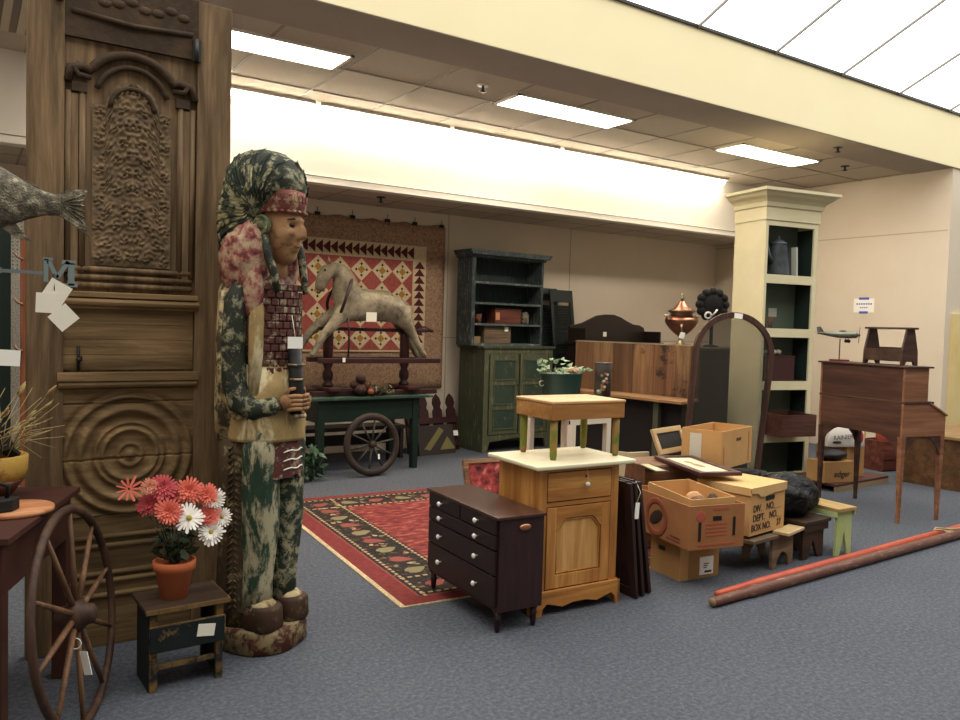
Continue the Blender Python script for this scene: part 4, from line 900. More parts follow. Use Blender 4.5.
# ================================================================== cardboard boxes
def cardb(name, a, b_): return nmat(name, [(.3, a), (.7, b_)], 5, (1, 1, 1), .85, bmp=.05)
M['cb'] = cardb('cardboard', '#9c7344', '#a87f4e'); M['cb2'] = cardb('light_cardboard', '#b98c56', '#c79a64'); M['cb3'] = cardb('orange_cardboard', '#8f5d36', '#a06c42'); M['cbp'] = cardb('pale_lid_cardboard', '#c79f66', '#d3ac75')
M['redprint'] = plain('red_print', '#a4503a', .85); M['brownprint'] = plain('brown_print', '#6b3a26', .8)
def openbox(t, w, d, h, mt, th=.008, top=False):
    b = MB().box(-w/2, w/2, -d/2, -d/2+th, 0, h).box(-w/2, w/2, d/2-th, d/2, 0, h).box(-w/2, -w/2+th, -d/2+th, d/2-th, 0, h).box(w/2-th, w/2, -d/2+th, d/2-th, 0, h).box(-w/2+th, w/2-th, -d/2+th, d/2-th, 0, th)
    if top: b.box(-w/2+th, w/2-th, -d/2+th, d/2-th, h-th, h)
    return b.build('carton', mt, t)
t = thing('cardboard_box', 'plain brown cardboard box with white shipping label on the floor, bottom of the stack', 'box', (3.774, 3.365, 0), -6)
openbox(t, .31, .27, .240, M['cb'], top=True)
MB().box(.0, .11, -.138, -.1355, .02, .13).build('shipping_label', M['whitecard'], t)
b = MB()
for i in range(3): b.box(.03, .075-.01*i, -.139, -.138, .085-.012*i, .090-.012*i)
b.box(.04, .095, -.139, -.138, .032, .044); b.build('label_print', M['ink'], t)
MB().box(-.158, -.155, .0, .06, .15, .175).build('hand_hole', M['black'], t); MB().box(-.155, -.09, -.137, -.1351, .0, .240).build('tape_band', M['cb2'], t)
BB = thing('fruit_box', 'large open printed produce box with red and orange print, stacked on the brown box', 'box', (3.745, 3.34, .242), -12)
bw_, bd2, bh2 = .39, .60, .255
openbox(BB, bw_, bd2, bh2, M['cb3'])
b = MB().box(-.13, .13, -bd2/2-.002, -bd2/2, .02, .03)
for i in range(4): b.box(-.08, .07, -bd2/2-.002, -bd2/2, .075+.022*i, .083+.022*i)
b.box(-.03, .08, -bd2/2-.002, -bd2/2, .225, .24); split(b.build('front_print', M['redprint'], BB))
MB().ell((-.115, -bd2/2, .19), (.035, .002, .035), 20, 8).build('red_spot', M['redprint'], BB)
MB().box(-.13, -.112, -bd2/2-.003, -bd2/2-.001, .05, .16).box(.112, .13, -bd2/2-.003, -bd2/2-.001, .07, .18).box(-.03, .03, -bd2/2-.003, -bd2/2-.001, .165, .19).build('vent_slot', M['black'], BB); split([c for c in BB.children if c.name.startswith('vent_slot')][0])
b = MB().torus((-bw_/2-.001, .03, .12), .10, .02, 'X', 30, 6, .08); b.build('side_ring_print', plain('faded_brown_print', '#8a4a2e', .85), BB)
b = MB(); b.M = Matrix.Translation((-bw_/2-.002, .03, .12)) @ Euler((R(-30), 0, 0)).to_matrix().to_4x4(); b.ell((0, 0, 0), (.003, .075, .038), 18, 8); b.build('side_oval', plain('dark_print', '#2d1a14', .8), BB)
MB().box(-bw_/2-.002, -bw_/2, -.22, -.08, .02, .028).box(-bw_/2-.002, -bw_/2, -.22, -.12, .04, .048).build('side_print', M['brownprint'], BB)
t = thing('cardboard_tray', 'smaller open cardboard tray tilted inside the large printed produce box', 'tray', (3.75, 3.315, .385), 0, rot=(R(1.5), R(-1.5), R(-14)))
openbox(t, .30, .48, .15, M['cb2'], .007)
rr = random.Random(8)
for k, (x, y, rx_, cname, lab) in enumerate(((.03, .02, .05, '#b98f68', 'tan crumpled cloth bundle in the cardboard tray'), (.07, -.08, .04, '#4a372a', 'dark lump beside the tan bundle in the cardboard tray'), (-.05, -.07, .045, '#7d5a3a', 'brown wrapped lump in the near corner of the cardboard tray'))):
    u = thing('wrapped_object', lab, 'bundle', (3.775+x, 3.305+y, .40), k*40)
    MB().ell((0, 0, .055), (rx_*1.2, rx_, .055), 20, 14, lambda n: 1+.25*noise.noise(n*2.5+Vector((k*3, 0, 0)))).build('bundle', plain('bundle_%d' % k, cname, .8), u)
DV = thing('records_box', 'lidded cardboard records box with stencilled DIV, DEPT and BOX lettering', 'box', (4.30, 3.40, .226), 7.7)
openbox(DV, .42, .37, .29, M['cb2'])
b = MB(); lw, ld = .44, .39
b.box(-lw/2, lw/2, -ld/2, ld/2, .292, .302).box(-lw/2, lw/2, ld/2-.006, ld/2, .25, .292).box(lw/2-.006, lw/2, -ld/2, ld/2, .255, .292).box(-lw/2, -lw/2+.006, -ld/2, ld/2, .255, .292)
b.prism([(-lw/2, .292), (lw/2, .292), (lw/2, .255), (.17, .248), (.06, .25), (-.05, .235), (-.10, .238), (-.14, .262), (-lw/2, .27)], 'Y', -ld/2, -ld/2+.006)
b.build('lid', M['cbp'], DV)
MB().box(-.03, .075, -.189, -.186, .205, .232).build('hand_hole', M['black'], DV)
for s_, x, z in (('DIV.', -.125, .165), ('NO.', .03, .165), ('DEPT.', -.105, .105), ('NO.', .07, .105), ('BOX NO.', -.075, .045), ('37', .14, .045)): text('lettering', s_, .062, M['ink'], DV, (x, -.1875, z), (R(90), 0, 0), .001, sx=.9)
b = MB().box(.07, .17, -.1865, -.1855, .14, .143).box(.12, .18, -.1865, -.1855, .078, .081); b.build('ruled_line', M['redprint'], DV)
# crates and boxes behind
t = thing('wooden_crate', 'plain brown wooden crate behind the produce box, carrying the picture frames', 'crate', (4.15, 3.98, .0106), -10)
cr = wood('crate_brown', '#4b3222', '#6d4a33', '#86603f', 'X')
b = MB()
for k in range(5): b.box(-.24, .24, -.19, -.175, .01+.111*k, .115+.111*k).box(-.24, .24, .175, .19, .01+.111*k, .115+.111*k)
split(b.build('slat', cr, t)); MB().box(-.24, -.22, -.175, .175, 0, .565).build('end_board', cr, t); MB().box(.22, .24, -.175, .175, 0, .565).build('end_board', cr, t); MB().box(-.22, .22, -.175, .175, .545, .565).build('lid', cr, t)
def pframe(name, label, loc, rot, w, h, bw2, mf, mi, th=.025):
    t = thing(name, label, 'picture frame', loc, 0, rot=rot)
    MB().box(0, w, 0, bw2, 0, th).box(0, w, h-bw2, h, 0, th).box(0, bw2, bw2, h-bw2, 0, th).box(w-bw2, w, bw2, h-bw2, 0, th).build('frame', mf, t, .004)
    MB().box(bw2, w-bw2, bw2, h-bw2, .004, th*.6).build('picture', mi, t); return t
pic = nmat('pale_print', [(.35, '#a98f66'), (.5, '#cdb88e'), (.6, '#dccba4')], 9, rough=.5)
pf = pframe('picture_frame', 'dark reddish picture frame with a pale mat lying flat on the wooden crate', (3.93, 3.40, .58), (R(0), R(0), R(-20)), .30, .66, .045, nmat('dark_red_frame', [(.3, '#3a1f1c'), (.7, '#553430')], 8, rough=.4), pic)
MB().box(.08, .22, .08, .58, .0155, .0165).build('inner_mat', plain('pale_mat', '#d9cba8', .7), pf); MB().ell((.15, .30, .017), (.03, .08, .001), 16, 6).ell((.14, .42, .017), (.025, .05, .001), 16, 6).build('drawing', plain('sepia', '#9a7f58', .8), pf)
pframe('picture_frame', 'pale wooden picture frame leaning behind the dark red frame and the top cardboard box', (4.28, 4.10, .58), (R(66), 0, R(14)), .42, .20, .04, wood('pale_frame', '#a5875c', '#bd9f72', '#cdb389', 'X'), M['black'])
pframe('picture_frame', 'thin dark picture frame lying under the dark red frame on the crate', (3.80, 3.66, .577-.0), (0, 0, R(-20)), .10, .30, .02, M['black'], pic, .003).location.z = .5755
t = thing('storage_crate', 'dark storage crate hidden behind the lidded records box', 'crate', (4.76, 3.965, 0), 16)
MB().box(-.22, .22, -.15, .15, 0, .515).build('crate', plain('dark_crate', '#2e241d', .7), t, .005)
t = thing('open_carton', 'open light cardboard carton with a paper taped to its side, highest in the pile', 'box', (4.745, 3.955, .518), 16)
openbox(t, .54, .31, .275, M['cb2'])
MB().box(-.273, -.2705, .00, .09, .06, .245).build('taped_paper', plain('grey_white_paper', '#c9c1b0', .8), t)
MB().box(-.02, .06, -.158, -.1552, .19, .21).build('hand_hole', M['brownprint'], t); MB().box(.20, .215, -.157, -.1552, .02, .24).box(-.24, -.23, -.157, -.1552, .03, .16).build('edge_print', plain('faint_orange_print', '#a8693a', .8), t)
cw_ = plain('cream_board', '#cbb991', .6)
t = thing('cream_board', 'cream painted panel leaning upright behind the dark leaning boards', 'board', (4.13, 4.33, .013), 0, rot=(R(-4), 0, R(-10)))
MB().box(0, .28, 0, .025, 0, .56).build('board', cw_, t, .003)
t = thing('cream_board', 'narrow cream slat leaning just right of the wider cream panel', 'board', (3.64, 3.95, .02), 0, rot=(R(-5), R(7), R(-20)))
MB().box(0, .09, 0, .022, 0, .66).build('board', plain('cream_board2', '#bda982', .6), t, .003)
# ================================================================== stools and bag
rwd = wood('rough_stool_wood', '#4c3c2b', '#75604a', '#927a5d', 'X', 1, .8)
t = thing('rough_stool', 'rough pale wood low stool with arched end under the records box', 'stool', (4.33, 3.235, 0), 6); t.scale = (1, 1, 1.09)
MB().box(-.27, .25, -.12, .12, .18, .203).build('seat', rwd, t, .003)
def archleg(x, w, h, m, t, cut='arch', th=.022, ax='Y', y0=-.11):
    if cut == 'arch': poly = [(x, h), (x, 0), (x+w*.2, 0)]+[(x+w*.5-w*.3*math.cos(R(a)), h*.5*math.sin(R(a))) for a in range(0, 181, 20)]+[(x+w*.8, 0), (x+w, 0), (x+w, h)]
    else: poly = [(x, h), (x-w*.05, 0), (x+w*.22, 0), (x+w*.5, h*.55), (x+w*.78, 0), (x+w*1.05, 0), (x+w, h)]
    MB().prism(poly, ax, y0, y0+th).build('leg', m, t, .002)
archleg(-.03, .25, .18, rwd, t); archleg(-.03, .25, .18, rwd, t, y0=.085)
t = thing('loose_board', 'short pale board lying on the rough stool beside the records box', 'board', (4.49, 3.145, .2225), 14)
MB().box(-.13, .13, -.06, .045, 0, .018).build('board', wood('pale_board', '#a68d62', '#c2a97c', '#d2bd92', 'X'), t, .002)
DV.location = (4.26, 3.335, .242)
t = thing('dark_stool', 'dark brown wooden stool with notched leg under the black bag', 'stool', (4.81, 3.25, 0), 2); t.scale = (1, 1, 1.06)
dst = wood('dark_stool_wood', '#261a13', '#3e2c20', '#533c2c', 'X')
MB().box(-.18, .14, -.12, .12, .228, .25).build('seat', dst, t, .003); MB().box(-.16, .12, -.11, -.09, .18, .228).build('apron', dst, t)
MB().prism([(-.14, .228), (-.14, 0), (-.08, 0), (-.02, .12), (.04, 0), (.10, 0), (.10, .228)], 'Y', -.09, -.068).build('leg', dst, t); MB().prism([(-.14, .228), (-.14, 0), (-.08, 0), (-.02, .12), (.04, 0), (.10, 0), (.10, .228)], 'Y', .068, .09).build('leg', dst, t)
t = thing('green_stool', 'pale lime green painted stool with V-notched leg and bare wood seat', 'stool', (5.06, 3.25, 0), -3)
lg = worn('lime_green_paint', '#a9b878', '#b7c489', '#8f7f52', .70, 8)
MB().box(-.10, .10, -.17, .17, .305, .33).build('seat', wood('worn_tan_seat', '#8d7243', '#ab8f5b', '#c2a978', 'Y'), t, .003)
archleg(-.075, .15, .305, lg, t, 'V', y0=-.15); archleg(-.075, .15, .305, lg, t, 'V', y0=.13)
MB().box(-.10, -.09, -.16, .16, .27, .305).box(.09, .10, -.16, .16, .27, .305).build('apron', lg, t)
t = thing('black_bag', 'crumpled glossy black plastic bag on the dark brown stool', 'bag', (4.765, 3.36, .267))
bm_ = base_mat('black_plastic', .3, 0, .22); bm_[2].inputs['Base Color'].default_value = hx('#060606'); bump(bm_[1], bm_[2], noisen(bm_[1], coords(bm_[1]), 9, 5, .6, 1.5), .9, .04)
def bagf(n):
    k = 1+.13*noise.noise(n*2.2)+.07*noise.ridged_multi_fractal(n*3.5, 1, 2, 4, 1, 2)*.7; return k*(1 if n.z > -.5 else .97)
b = MB().ell((0, 0, .125), (.215, .18, .15), 56, 36, bagf)
for v in b.b.verts: v.co.z = max(v.co.z, 0)
b.build('bag_body', bm_[0], t)
b = MB().tube([(-.08, .12, .22), (-.15, .20, .24), (-.24, .27, .25), (-.34, .30, .245)], [.06, .05, .035, .015], 10, flat=1.0); b.build('bag_neck', bm_[0], t)
# ================================================================== poles
t = thing('tied_poles', 'long red painted pole bound to a long brown pole on the carpet', 'pole', (0, 0, 0))
redp = worn('red_pole_paint', '#c05a3e', '#ab4834', '#6a3a2c', .66, 12, .45, (1, 6, 6)); brp = worn('brown_pole', '#5d3c33', '#6e4a3d', '#987a62', .60, 10, .5, (1, 6, 6))
a, c = Vector((3.43, 2.845, .030)), Vector((7.9, 3.00, .034)); dd = (c-a).normalized()
MB().tube([a, a+dd*.02, a+dd*.30, a+dd*.32, c], [.024, .026, .027, .033, .034], 18).build('brown_pole', brp, t)
MB().cyl(a-dd*.001, a-dd*.006, .024).build('bare_end', plain('end_grain', '#8a7352', .8), t)
a2, c2 = Vector((3.56, 2.93, .026)), Vector((8.1, 3.10, .032)); d2 = (c2-a2).normalized()
MB().tube([a2, a2+d2*.03, a2+d2*.10, a2+d2*.4, c2], [.016, .019, .021, .028, .031], 18).build('red_pole', redp, t)
b = MB(); m_ = (a+dd*2.72+a2+d2*2.62)/2
for k in range(3):
    pts = [m_+dd*(.03*k-.03)+Vector((0, .064*math.cos(R(q))*1.12, .004+.037*math.sin(R(q)))) for q in range(0, 361, 24)]; b.tube(pts, .006, 6)
b.tube([m_+Vector((0, -.02, .05)), m_+Vector((-.09, .02, .062)), m_+Vector((-.16, .0, .055))], .006, 6).tube([m_+Vector((0, -.02, .05)), m_+Vector((.08, -.06, .055)), m_+Vector((.16, -.04, .05))], .006, 6)
b.build('rope', plain('jute', '#b09a74', .9), t)
# ================================================================== white table, planter, canister
t = thing('white_table', 'plain white painted table standing behind the pine cabinet', 'table', (4.05, 4.86, .0106), 3)
wp = plain('chalk_white_paint', '#d9cfba', .6)
MB().box(-.225, .26, -.28, .31, .83, .85).build('top', wp, t, .003); MB().box(-.21, .21, -.265, -.25, .755, .83).box(-.21, .21, .25, .265, .755, .83).box(-.21, -.195, -.25, .25, .79, .83).box(.195, .21, -.25, .25, .755, .83).build('apron', wp, t)
for x in (-.21, .165):
    for y in (-.265, .22): MB().box(x, x+.045, y, y+.045, 0, .755).build('leg', wp, t)
t = thing('green_planter', 'dark green oval tub planter with leaves and an egg shape on the white table', 'planter', (4.10, 5.02, .861), 5); t.scale = (1.22, 1.0, .96)
b = MB().lathe([(.0, 0), (.135, 0), (.15, .04), (.172, .27), (.18, .28), (.168, .285), (.15, .27), (0, .26)], seg=36, sx=1.0, sy=.62); b.build('tub', plain('planter_green', '#16332b', .4), t)
MB().torus((-.18, 0, .20), .022, .004, 'Y', 16, 6).build('ring_handle', plain('pale_metal', '#b9b39f', .4, .6), t)
MB().ell((.06, -.05, .30), (.055, .04, .035), 16, 10).build('egg_shape', plain('tan_egg', '#b08a68', .5), t)
rr = random.Random(21); b = MB(); s2 = MB()
for k in range(60):
    x = rr.uniform(-.20, .2); c = Vector((x, rr.uniform(-.1, .08), .285+rr.uniform(0, .12 if x < .02 else .045))); e = .024*rr.uniform(.7, 1.2)
    b.M = Matrix.Translation(c) @ Euler((rr.uniform(.3, 1.5), rr.uniform(-.7, .7), rr.uniform(-1, 1))).to_matrix().to_4x4(); b.prism([(-e, 0), (-e*.5, e*.75), (0, e*.5), (e*1.2, 0), (0, -e*.5), (-e*.5, -e*.75)], 'Z', 0, .0012)
    if k % 5 == 0: s2.tube([(x*.5, 0, .26), tuple(c)], .002, 4)
b.build('leaves', nmat('variegated_leaf', [(.4, '#51673f'), (.6, '#9fae86')], 40, rough=.6), t); s2.build('stems', M['st_green'], t)
t = thing('painted_canister', 'tall dark tin canister with painted flowers on the white table', 'canister', (4.235, 4.68, .861))
MB().lathe([(.0, 0), (.066, 0), (.066, .37), (.062, .375), (.058, .37), (0, .36)], seg=30).build('can', nmat('dark_tin', [(.35, '#2a2320'), (.65, '#41362f')], 10, rough=.45), t)
rr = random.Random(2)
for cc, pts_ in (('#b9ad92', 5), ('#8a4a40', 5), ('#6f7a4e', 6)):
    b = MB()
    for k in range(pts_):
        a = R(-130+rr.uniform(-34, 34)); z = .14+rr.uniform(0, .15); b.M = Matrix.Translation((.067*math.cos(a), .067*math.sin(a), z)) @ Euler((0, 0, a)).to_matrix().to_4x4(); b.ell((0, 0, 0), (.002, .013, .011), 10, 6)
    b.build('painted_flower', plain('paint'+cc, cc, .7), t)
MB().torus((0, 0, .37), .066, .004, 'Z', 30, 6).build('rim', M['dkmetal'], t)
# ================================================================== plank-back bench
HB = thing('plank_back_bench', 'wide wooden settle with tall plank back and narrow seat behind the cardboard boxes', 'bench', (6.40, 5.60, 0), 10.6)
kk = ['#5f4530', '#76543a', '#7f5d40', '#5c4330', '#8a6a48', '#6f5138']
for k in range(6):
    mt = wood('plank_%d' % k, '#33211a' if k in (0, 2) else '#4a3020', kk[k], '#94724d' if k < 3 else '#7c5b3e', 'Z', .45, .5, .2, '#33231a' if k < 3 else None, .57)
    MB().box(-.03, 0, .272*k, .272*k+.268, .78, 1.345).build('back_plank', mt, HB, .002)
MB().box(-.035, .02, 0, 1.63, 1.345, 1.358).build('top_edge', wood('grey_top_edge', '#6f604c', '#8f7f66', '#a3937a', 'Y'), HB)
MB()._add([(-.03, -.02, .775), (-.48, -.10, .775), (-.33, 1.63, .775), (-.03, 1.63, .775), (-.03, -.02, .80), (-.48, -.10, .80), (-.33, 1.63, .80), (-.03, 1.63, .80)], [(0, 1, 2, 3), (4, 5, 6, 7), (0, 1, 5, 4), (1, 2, 6, 5), (2, 3, 7, 6), (3, 0, 4, 7)]).build('seat', wood('bench_seat', '#6b4a30', '#8f6a47', '#a8835c', 'Y', .7), HB)
dk = plain('dark_bench_body', '#1d1512', .6)
MB().box(-.28, 0, .02, 1.60, .02, .775).build('base_box', dk, HB)
MB().box(-.40, -.34, .22, .28, 0, .775).build('leg', plain('grey_green_post', '#4a4835', .7), HB); MB().box(-.33, -.27, 1.5, 1.56, 0, .775).build('leg', dk, HB)
# dark sideboard behind the bench
t = thing('dark_sideboard', 'large dark sideboard behind the plank-back bench, carrying the copper urn', 'sideboard', (6.66, 5.96, 0), 3)
sb = plain('dark_sideboard_wood', '#2a211c', .45)
MB().box(0, 1.45, 0, .95, .08, 1.295).build('carcass', sb, t, .004); MB().box(-.02, 1.47, -.02, .97, 1.295, 1.32).build('top', plain('grey_brown_top', '#4a4138', .4), t, .004); MB().box(.03, 1.42, .03, .92, 0, .08).build('plinth', sb, t)
for k in range(2): d = MB().box(.05+.68*k, .70+.68*k, -.012, 0, .15, 1.18).build('door', sb, t, .003)
t = thing('copper_urn', 'copper and brass samovar urn with domed lid and paper tag', 'urn', (6.93, 6.36, 1.321)); t.scale = (1.22, 1.22, .93)
cop = nmat('copper', [(.35, '#7d5443'), (.65, '#a87560')], 7, rough=.35, metal=.9); brs = plain('aged_brass', '#8d8064', .35, .8)
MB().box(-.07, .07, -.07, .07, 0, .018).lathe([(.06, .018), (.035, .05), (.022, .10), (.03, .13)], seg=24).build('foot', brs, t)
for a in (45, 135, 225, 315): MB().tube([(.05*math.cos(R(a)), .05*math.sin(R(a)), .03), (.12*math.cos(R(a)), .12*math.sin(R(a)), .015), (.15*math.cos(R(a)), .15*math.sin(R(a)), .008)], .01, 6).build('claw', brs, t)
MB().lathe([(.03, .13), (.06, .16), (.11, .22), (.145, .28), (.155, .32), (.15, .345), (.11, .36), (.10, .38)], seg=36).build('body', cop, t)
MB().lathe([(.10, .38), (.10, .41), (.125, .43), (.13, .44)], seg=36).build('collar', brs, t)
MB().lathe([(.13, .44), (.11, .455), (.075, .48), (.045, .52), (.03, .55), (.018, .565)], seg=36).build('lid', cop, t)
MB().lathe([(.01, .565), (.012, .58), (.022, .59), (.012, .605), (.014, .63), (.004, .66), (0, .662)], seg=14).build('finial', brs, t)
for s_ in (-1, 1): MB().tube([(s_*.14, 0, .31), (s_*.19, 0, .33), (s_*.21, 0, .37), (s_*.16, 0, .385)], .009, 8).ell((s_*.205, 0, .375), (.022, .022, .014), 10, 6).build('handle', brs, t)
MB().tube([(-.10, -.10, .27), (-.14, -.13, .26), (-.16, -.15, .22)], [.012, .01, .008], 8).build('spigot', brs, t)
MB().obox((-.17, -.17, .14), (.05, .002, .075), (0, R(15), R(-20))).build('price_tag', M['whitecard'], t); MB().tube([(-.16, -.155, .22), (-.17, -.168, .18)], .0015, 4).build('tag_string', M['card'], t)
t = thing('ruffled_hat_form', 'round black ruffled form with white trimmings behind the arched screen frame', 'decoration', (7.42, 6.34, 1.321), -30)
b = MB()
for k in range(12): a = 2*math.pi*k/12; b.ell((.15*math.cos(a), 0, .50+.15*math.sin(a)), (.055, .05, .055), 12, 8)
b.ell((0, 0, .50), (.15, .06, .15), 24, 12); b.build('ruffle', plain('black_felt', '#151213', .95), t)
MB().cyl((0, 0, 0), (0, 0, .4), .02).lathe([(.09, 0), (.08, .02), (.02, .03)], seg=20).build('stand', M['black'], t)
MB().torus((-.07, -.07, .37), .035, .012, 'Y', 16, 6).build('white_trim', plain('white_trim_cloth', '#c9c6c4', .7), t)
MB().tube([(-.04, -.08, .36), (.0, -.09, .40), (.03, -.09, .44)], .012, 6).build('white_trim', plain('white_trim_cloth2', '#c9c6c4', .7), t)
# arched gallery piece
t = thing('arched_desk', 'dark desk with arched gallery back standing right of the green shutters', 'desk', (6.47, 7.42, 0), 2)
ad = plain('very_dark_wood', '#251a16', .4)
MB().box(0, 1.30, .05, .40, .1, 1.30).build('carcass', ad, t, .004); MB().box(-.03, 1.35, 0, .42, 1.30, 1.335).build('top', ad, t, .004)
for x in (0.02, 1.2): MB().box(x, x+.07, .07, .14, 0, .1).box(x, x+.07, .3, .37, 0, .1).build('foot', ad, t)
MB().prism([(-.02, 1.335), (-.02, 1.53), (.10, 1.55), (.2, 1.57), (.32, 1.62), (.45, 1.67), (.60, 1.69), (.75, 1.69), (.88, 1.66), (1.0, 1.61), (1.12, 1.57), (1.24, 1.56), (1.32, 1.53), (1.34, 1.48), (1.34, 1.335)], 'Y', .34, .37).build('gallery', ad, t, .003)
split(MB().box(-.02, .0, .05, .34, 1.335, 1.50).box(1.32, 1.34, .05, .34, 1.335, 1.48).build('gallery_side', ad, t))
MB().box(.56, .62, .335, .34, 1.40, 1.46).build('price_tag', M['card'], t)
# ================================================================== arched screen frame
t = thing('arched_screen_frame', 'tall dark wooden arched frame with sheer grey mesh panel', 'screen', (6.10, 5.02, .035), 0, rot=(R(-2), R(4.5), R(-23)))
hw = .42; zs = 1.25; rx, rz_ = hw, .415
outer = [(-hw, 0), (-hw, zs)]+[(-rx*math.cos(R(a)), zs+rz_*math.sin(R(a))) for a in range(8, 173, 8)]+[(hw, zs), (hw*.9, 0)]
b = MB(); n = len(outer); w2 = .055
inner = [(x*(1-w2/hw), z if z <= zs else zs+(z-zs)*(1-w2/rz_)) for x, z in outer]
v = []; f = []
for (x, z), (xi, zi) in zip(outer, inner): v += [(x, -.018, z), (xi, -.018, zi), (xi, .018, zi), (x, .018, z)]
for i in range(n-1):
    for j in range(4): f.append((i*4+j, i*4+(j+1) % 4, (i+1)*4+(j+1) % 4, (i+1)*4+j))
f += [(0, 1, 2, 3), ((n-1)*4, (n-1)*4+1, (n-1)*4+2, (n-1)*4+3)]
b._add(v, f); b.build('frame', wood('dark_frame_wood', '#2b1b15', '#462e23', '#5a3d2e', 'Z'), t, .004)
MB().box(-hw+w2, hw*.9-w2, -.018, .018, .0, .07).build('bottom_rail', ad, t)
m, nt, bs = base_mat('sheer_mesh', .8, 0, .1); bs.inputs['Base Color'].default_value = hx('#3c3a32'); bs.inputs['Alpha'].default_value = .38
MB().prism([(x*1.02, z) for x, z in inner], 'Y', -.002, .002).build('mesh_panel', m, t)
MB().obox((.0, -.021, zs+rz_-.035), (.085, .003, .05)).build('price_tag', M['whitecard'], t)
# ================================================================== tall cream bookcase
TS = thing('tall_bookcase', 'tall cream painted bookcase with dark green interior and flared cornice', 'bookcase', (7.206, 5.345, 0), -10.4)
crm = nmat('cream_green_paint', [(.3, '#cfc49c'), (.7, '#dacfaa')], 3, rough=.5); dgi = plain('dark_green_interior', '#24322b', .6)
hw, hd = .35, .23
MB().box(-hw, -hw+.022, -hd+.02, hd, 0, 2.66).build('side', crm, TS); MB().box(hw-.022, hw, -hd+.02, hd, 0, 2.66).build('side', crm, TS)
MB().box(-hw, -hw+.035, -hd, -hd+.02, 0, 2.66).build('face_stile', crm, TS); MB().box(hw-.055, hw, -hd, -hd+.02, 0, 2.66).build('face_stile', crm, TS)
MB().box(-hw+.022, hw-.022, .03, .045, 0, 2.66).build('back_panel', plain('grey_green_back', '#5d6757', .6), TS); MB().box(-hw+.022, -hw+.026, -hd+.02, .03, 0, 2.6).build('interior_lining', dgi, TS); MB().box(hw-.026, hw-.022, -hd+.02, .03, 0, 2.6).build('interior_lining', dgi, TS)
shz = [2.06, 1.51, .965, .42]
for z in shz: s_ = MB().box(-hw+.035, hw-.055, -hd, -hd+.02, z-.045, z+.045).build('shelf_rail', crm, TS); MB().box(-hw+.026, hw-.026, -hd+.02, .03, z+.0, z+.045).build('shelf', dgi, TS)
MB().box(-hw+.035, hw-.055, -hd, -hd+.02, 2.60, 2.66).build('top_rail', crm, TS); MB().box(-hw+.035, hw-.055, -hd, -hd+.02, 0, .06).build('bottom_rail', crm, TS)
def rect(e, z): return [(-hw-e, -hd-e, z), (hw+e, -hd-e, z), (hw+e, hd, z), (-hw-e, hd, z)]
MB().rings([rect(.012, 2.655), rect(.012, 2.78), rect(.03, 2.79), rect(.035, 2.83), rect(.06, 2.86), rect(.10, 2.885), rect(.12, 2.91), rect(.15, 2.925), rect(.15, 2.955)], smooth=False).build('cornice', crm, TS)
def onts(x, y, z): v = Euler((0, 0, R(-10.4))).to_matrix() @ Vector((x, y, 0)); return (7.206+v.x, 5.345+v.y, z)
t = thing('coffee_pot', 'grey enamel coffee pot with lid on the top shelf of the tall cream bookcase', 'coffee pot', onts(-.06, -.10, 2.106)); t.scale = (1.0, 1.0, 1.06)
en = nmat('grey_enamel', [(.35, '#3d4144'), (.65, '#5b6063')], 6, rough=.3)
MB().lathe([(0, 0), (.12, 0), (.122, .02), (.085, .29), (.088, .30), (0, .30)], seg=30).build('body', en, t)
MB().lathe([(.092, .30), (.085, .32), (.04, .345), (.02, .35), (.015, .37), (.022, .385), (0, .39)], seg=24).build('lid', en, t)
MB().tube([(.085, -.0, .27), (.16, 0, .27), (.175, 0, .18), (.12, 0, .09)], .01, 8).build('handle', en, t); MB().tube([(-.09, 0, .12), (-.15, 0, .2), (-.19, 0, .30)], [.03, .02, .015], 10).build('spout', en, t)
t = thing('white_paper_roll', 'narrow white upright strip leaning beside the coffee pot', 'paper', onts(.13, -.15, 2.106), 0, rot=(0, R(-4), 0))
MB().box(-.012, .012, -.03, .03, 0, .30).build('strip', plain('white_strip', '#b9b8ad', .6), t)
t = thing('note_card', 'small white card on the second shelf of the tall cream bookcase', 'card', onts(.02, .028, 1.68), -10.4); MB().box(-.055, .055, -.003, 0, 0, .09).build('card', plain('grey_card', '#b9b8a8', .7), t)
t = thing('wire_basket', 'small rusty wire basket on the second shelf of the tall cream bookcase', 'basket', onts(-.19, -.12, 1.556)); b = MB()
for z in (.0, .035, .07, .1): b.torus((0, 0, z), .05+.12*z, .003, 'Z', 20, 5)
for k in range(12): a = k*math.pi/6; b.tube([(.05*math.cos(a), .05*math.sin(a), 0), (.065*math.cos(a), .065*math.sin(a), .12)], .003, 4)
b.build('wires', plain('rust', '#7a4a30', .7), t)
t = thing('dark_red_box', 'dark red wooden box on the middle shelf of the tall cream bookcase', 'box', onts(-.04, -.095, 1.012), -10.4); MB().box(-.22, .18, -.10, .10, 0, .25).build('body', plain('maroon_wood', '#3c1c1a', .5), t, .003); MB().box(-.223, .183, -.103, .103, .25, .262).build('lid', plain('maroon_wood2', '#45211e', .5), t)
t = thing('lace_bundle', 'small heap of cream lace lying on the dark red box', 'lace', onts(-.04, -.095, 1.29)); b = MB()
rr = random.Random(6)
for k in range(9): b.ell((rr.uniform(-.16, .06), rr.uniform(-.06, .05), .018), (.035, .03, .02*rr.uniform(.8, 1.6)), 10, 6, lambda n: 1+.3*noise.noise(n*4+Vector((k, 0, 0))))
b.build('lace', plain('lace_cream', '#9c937f', .9), t)
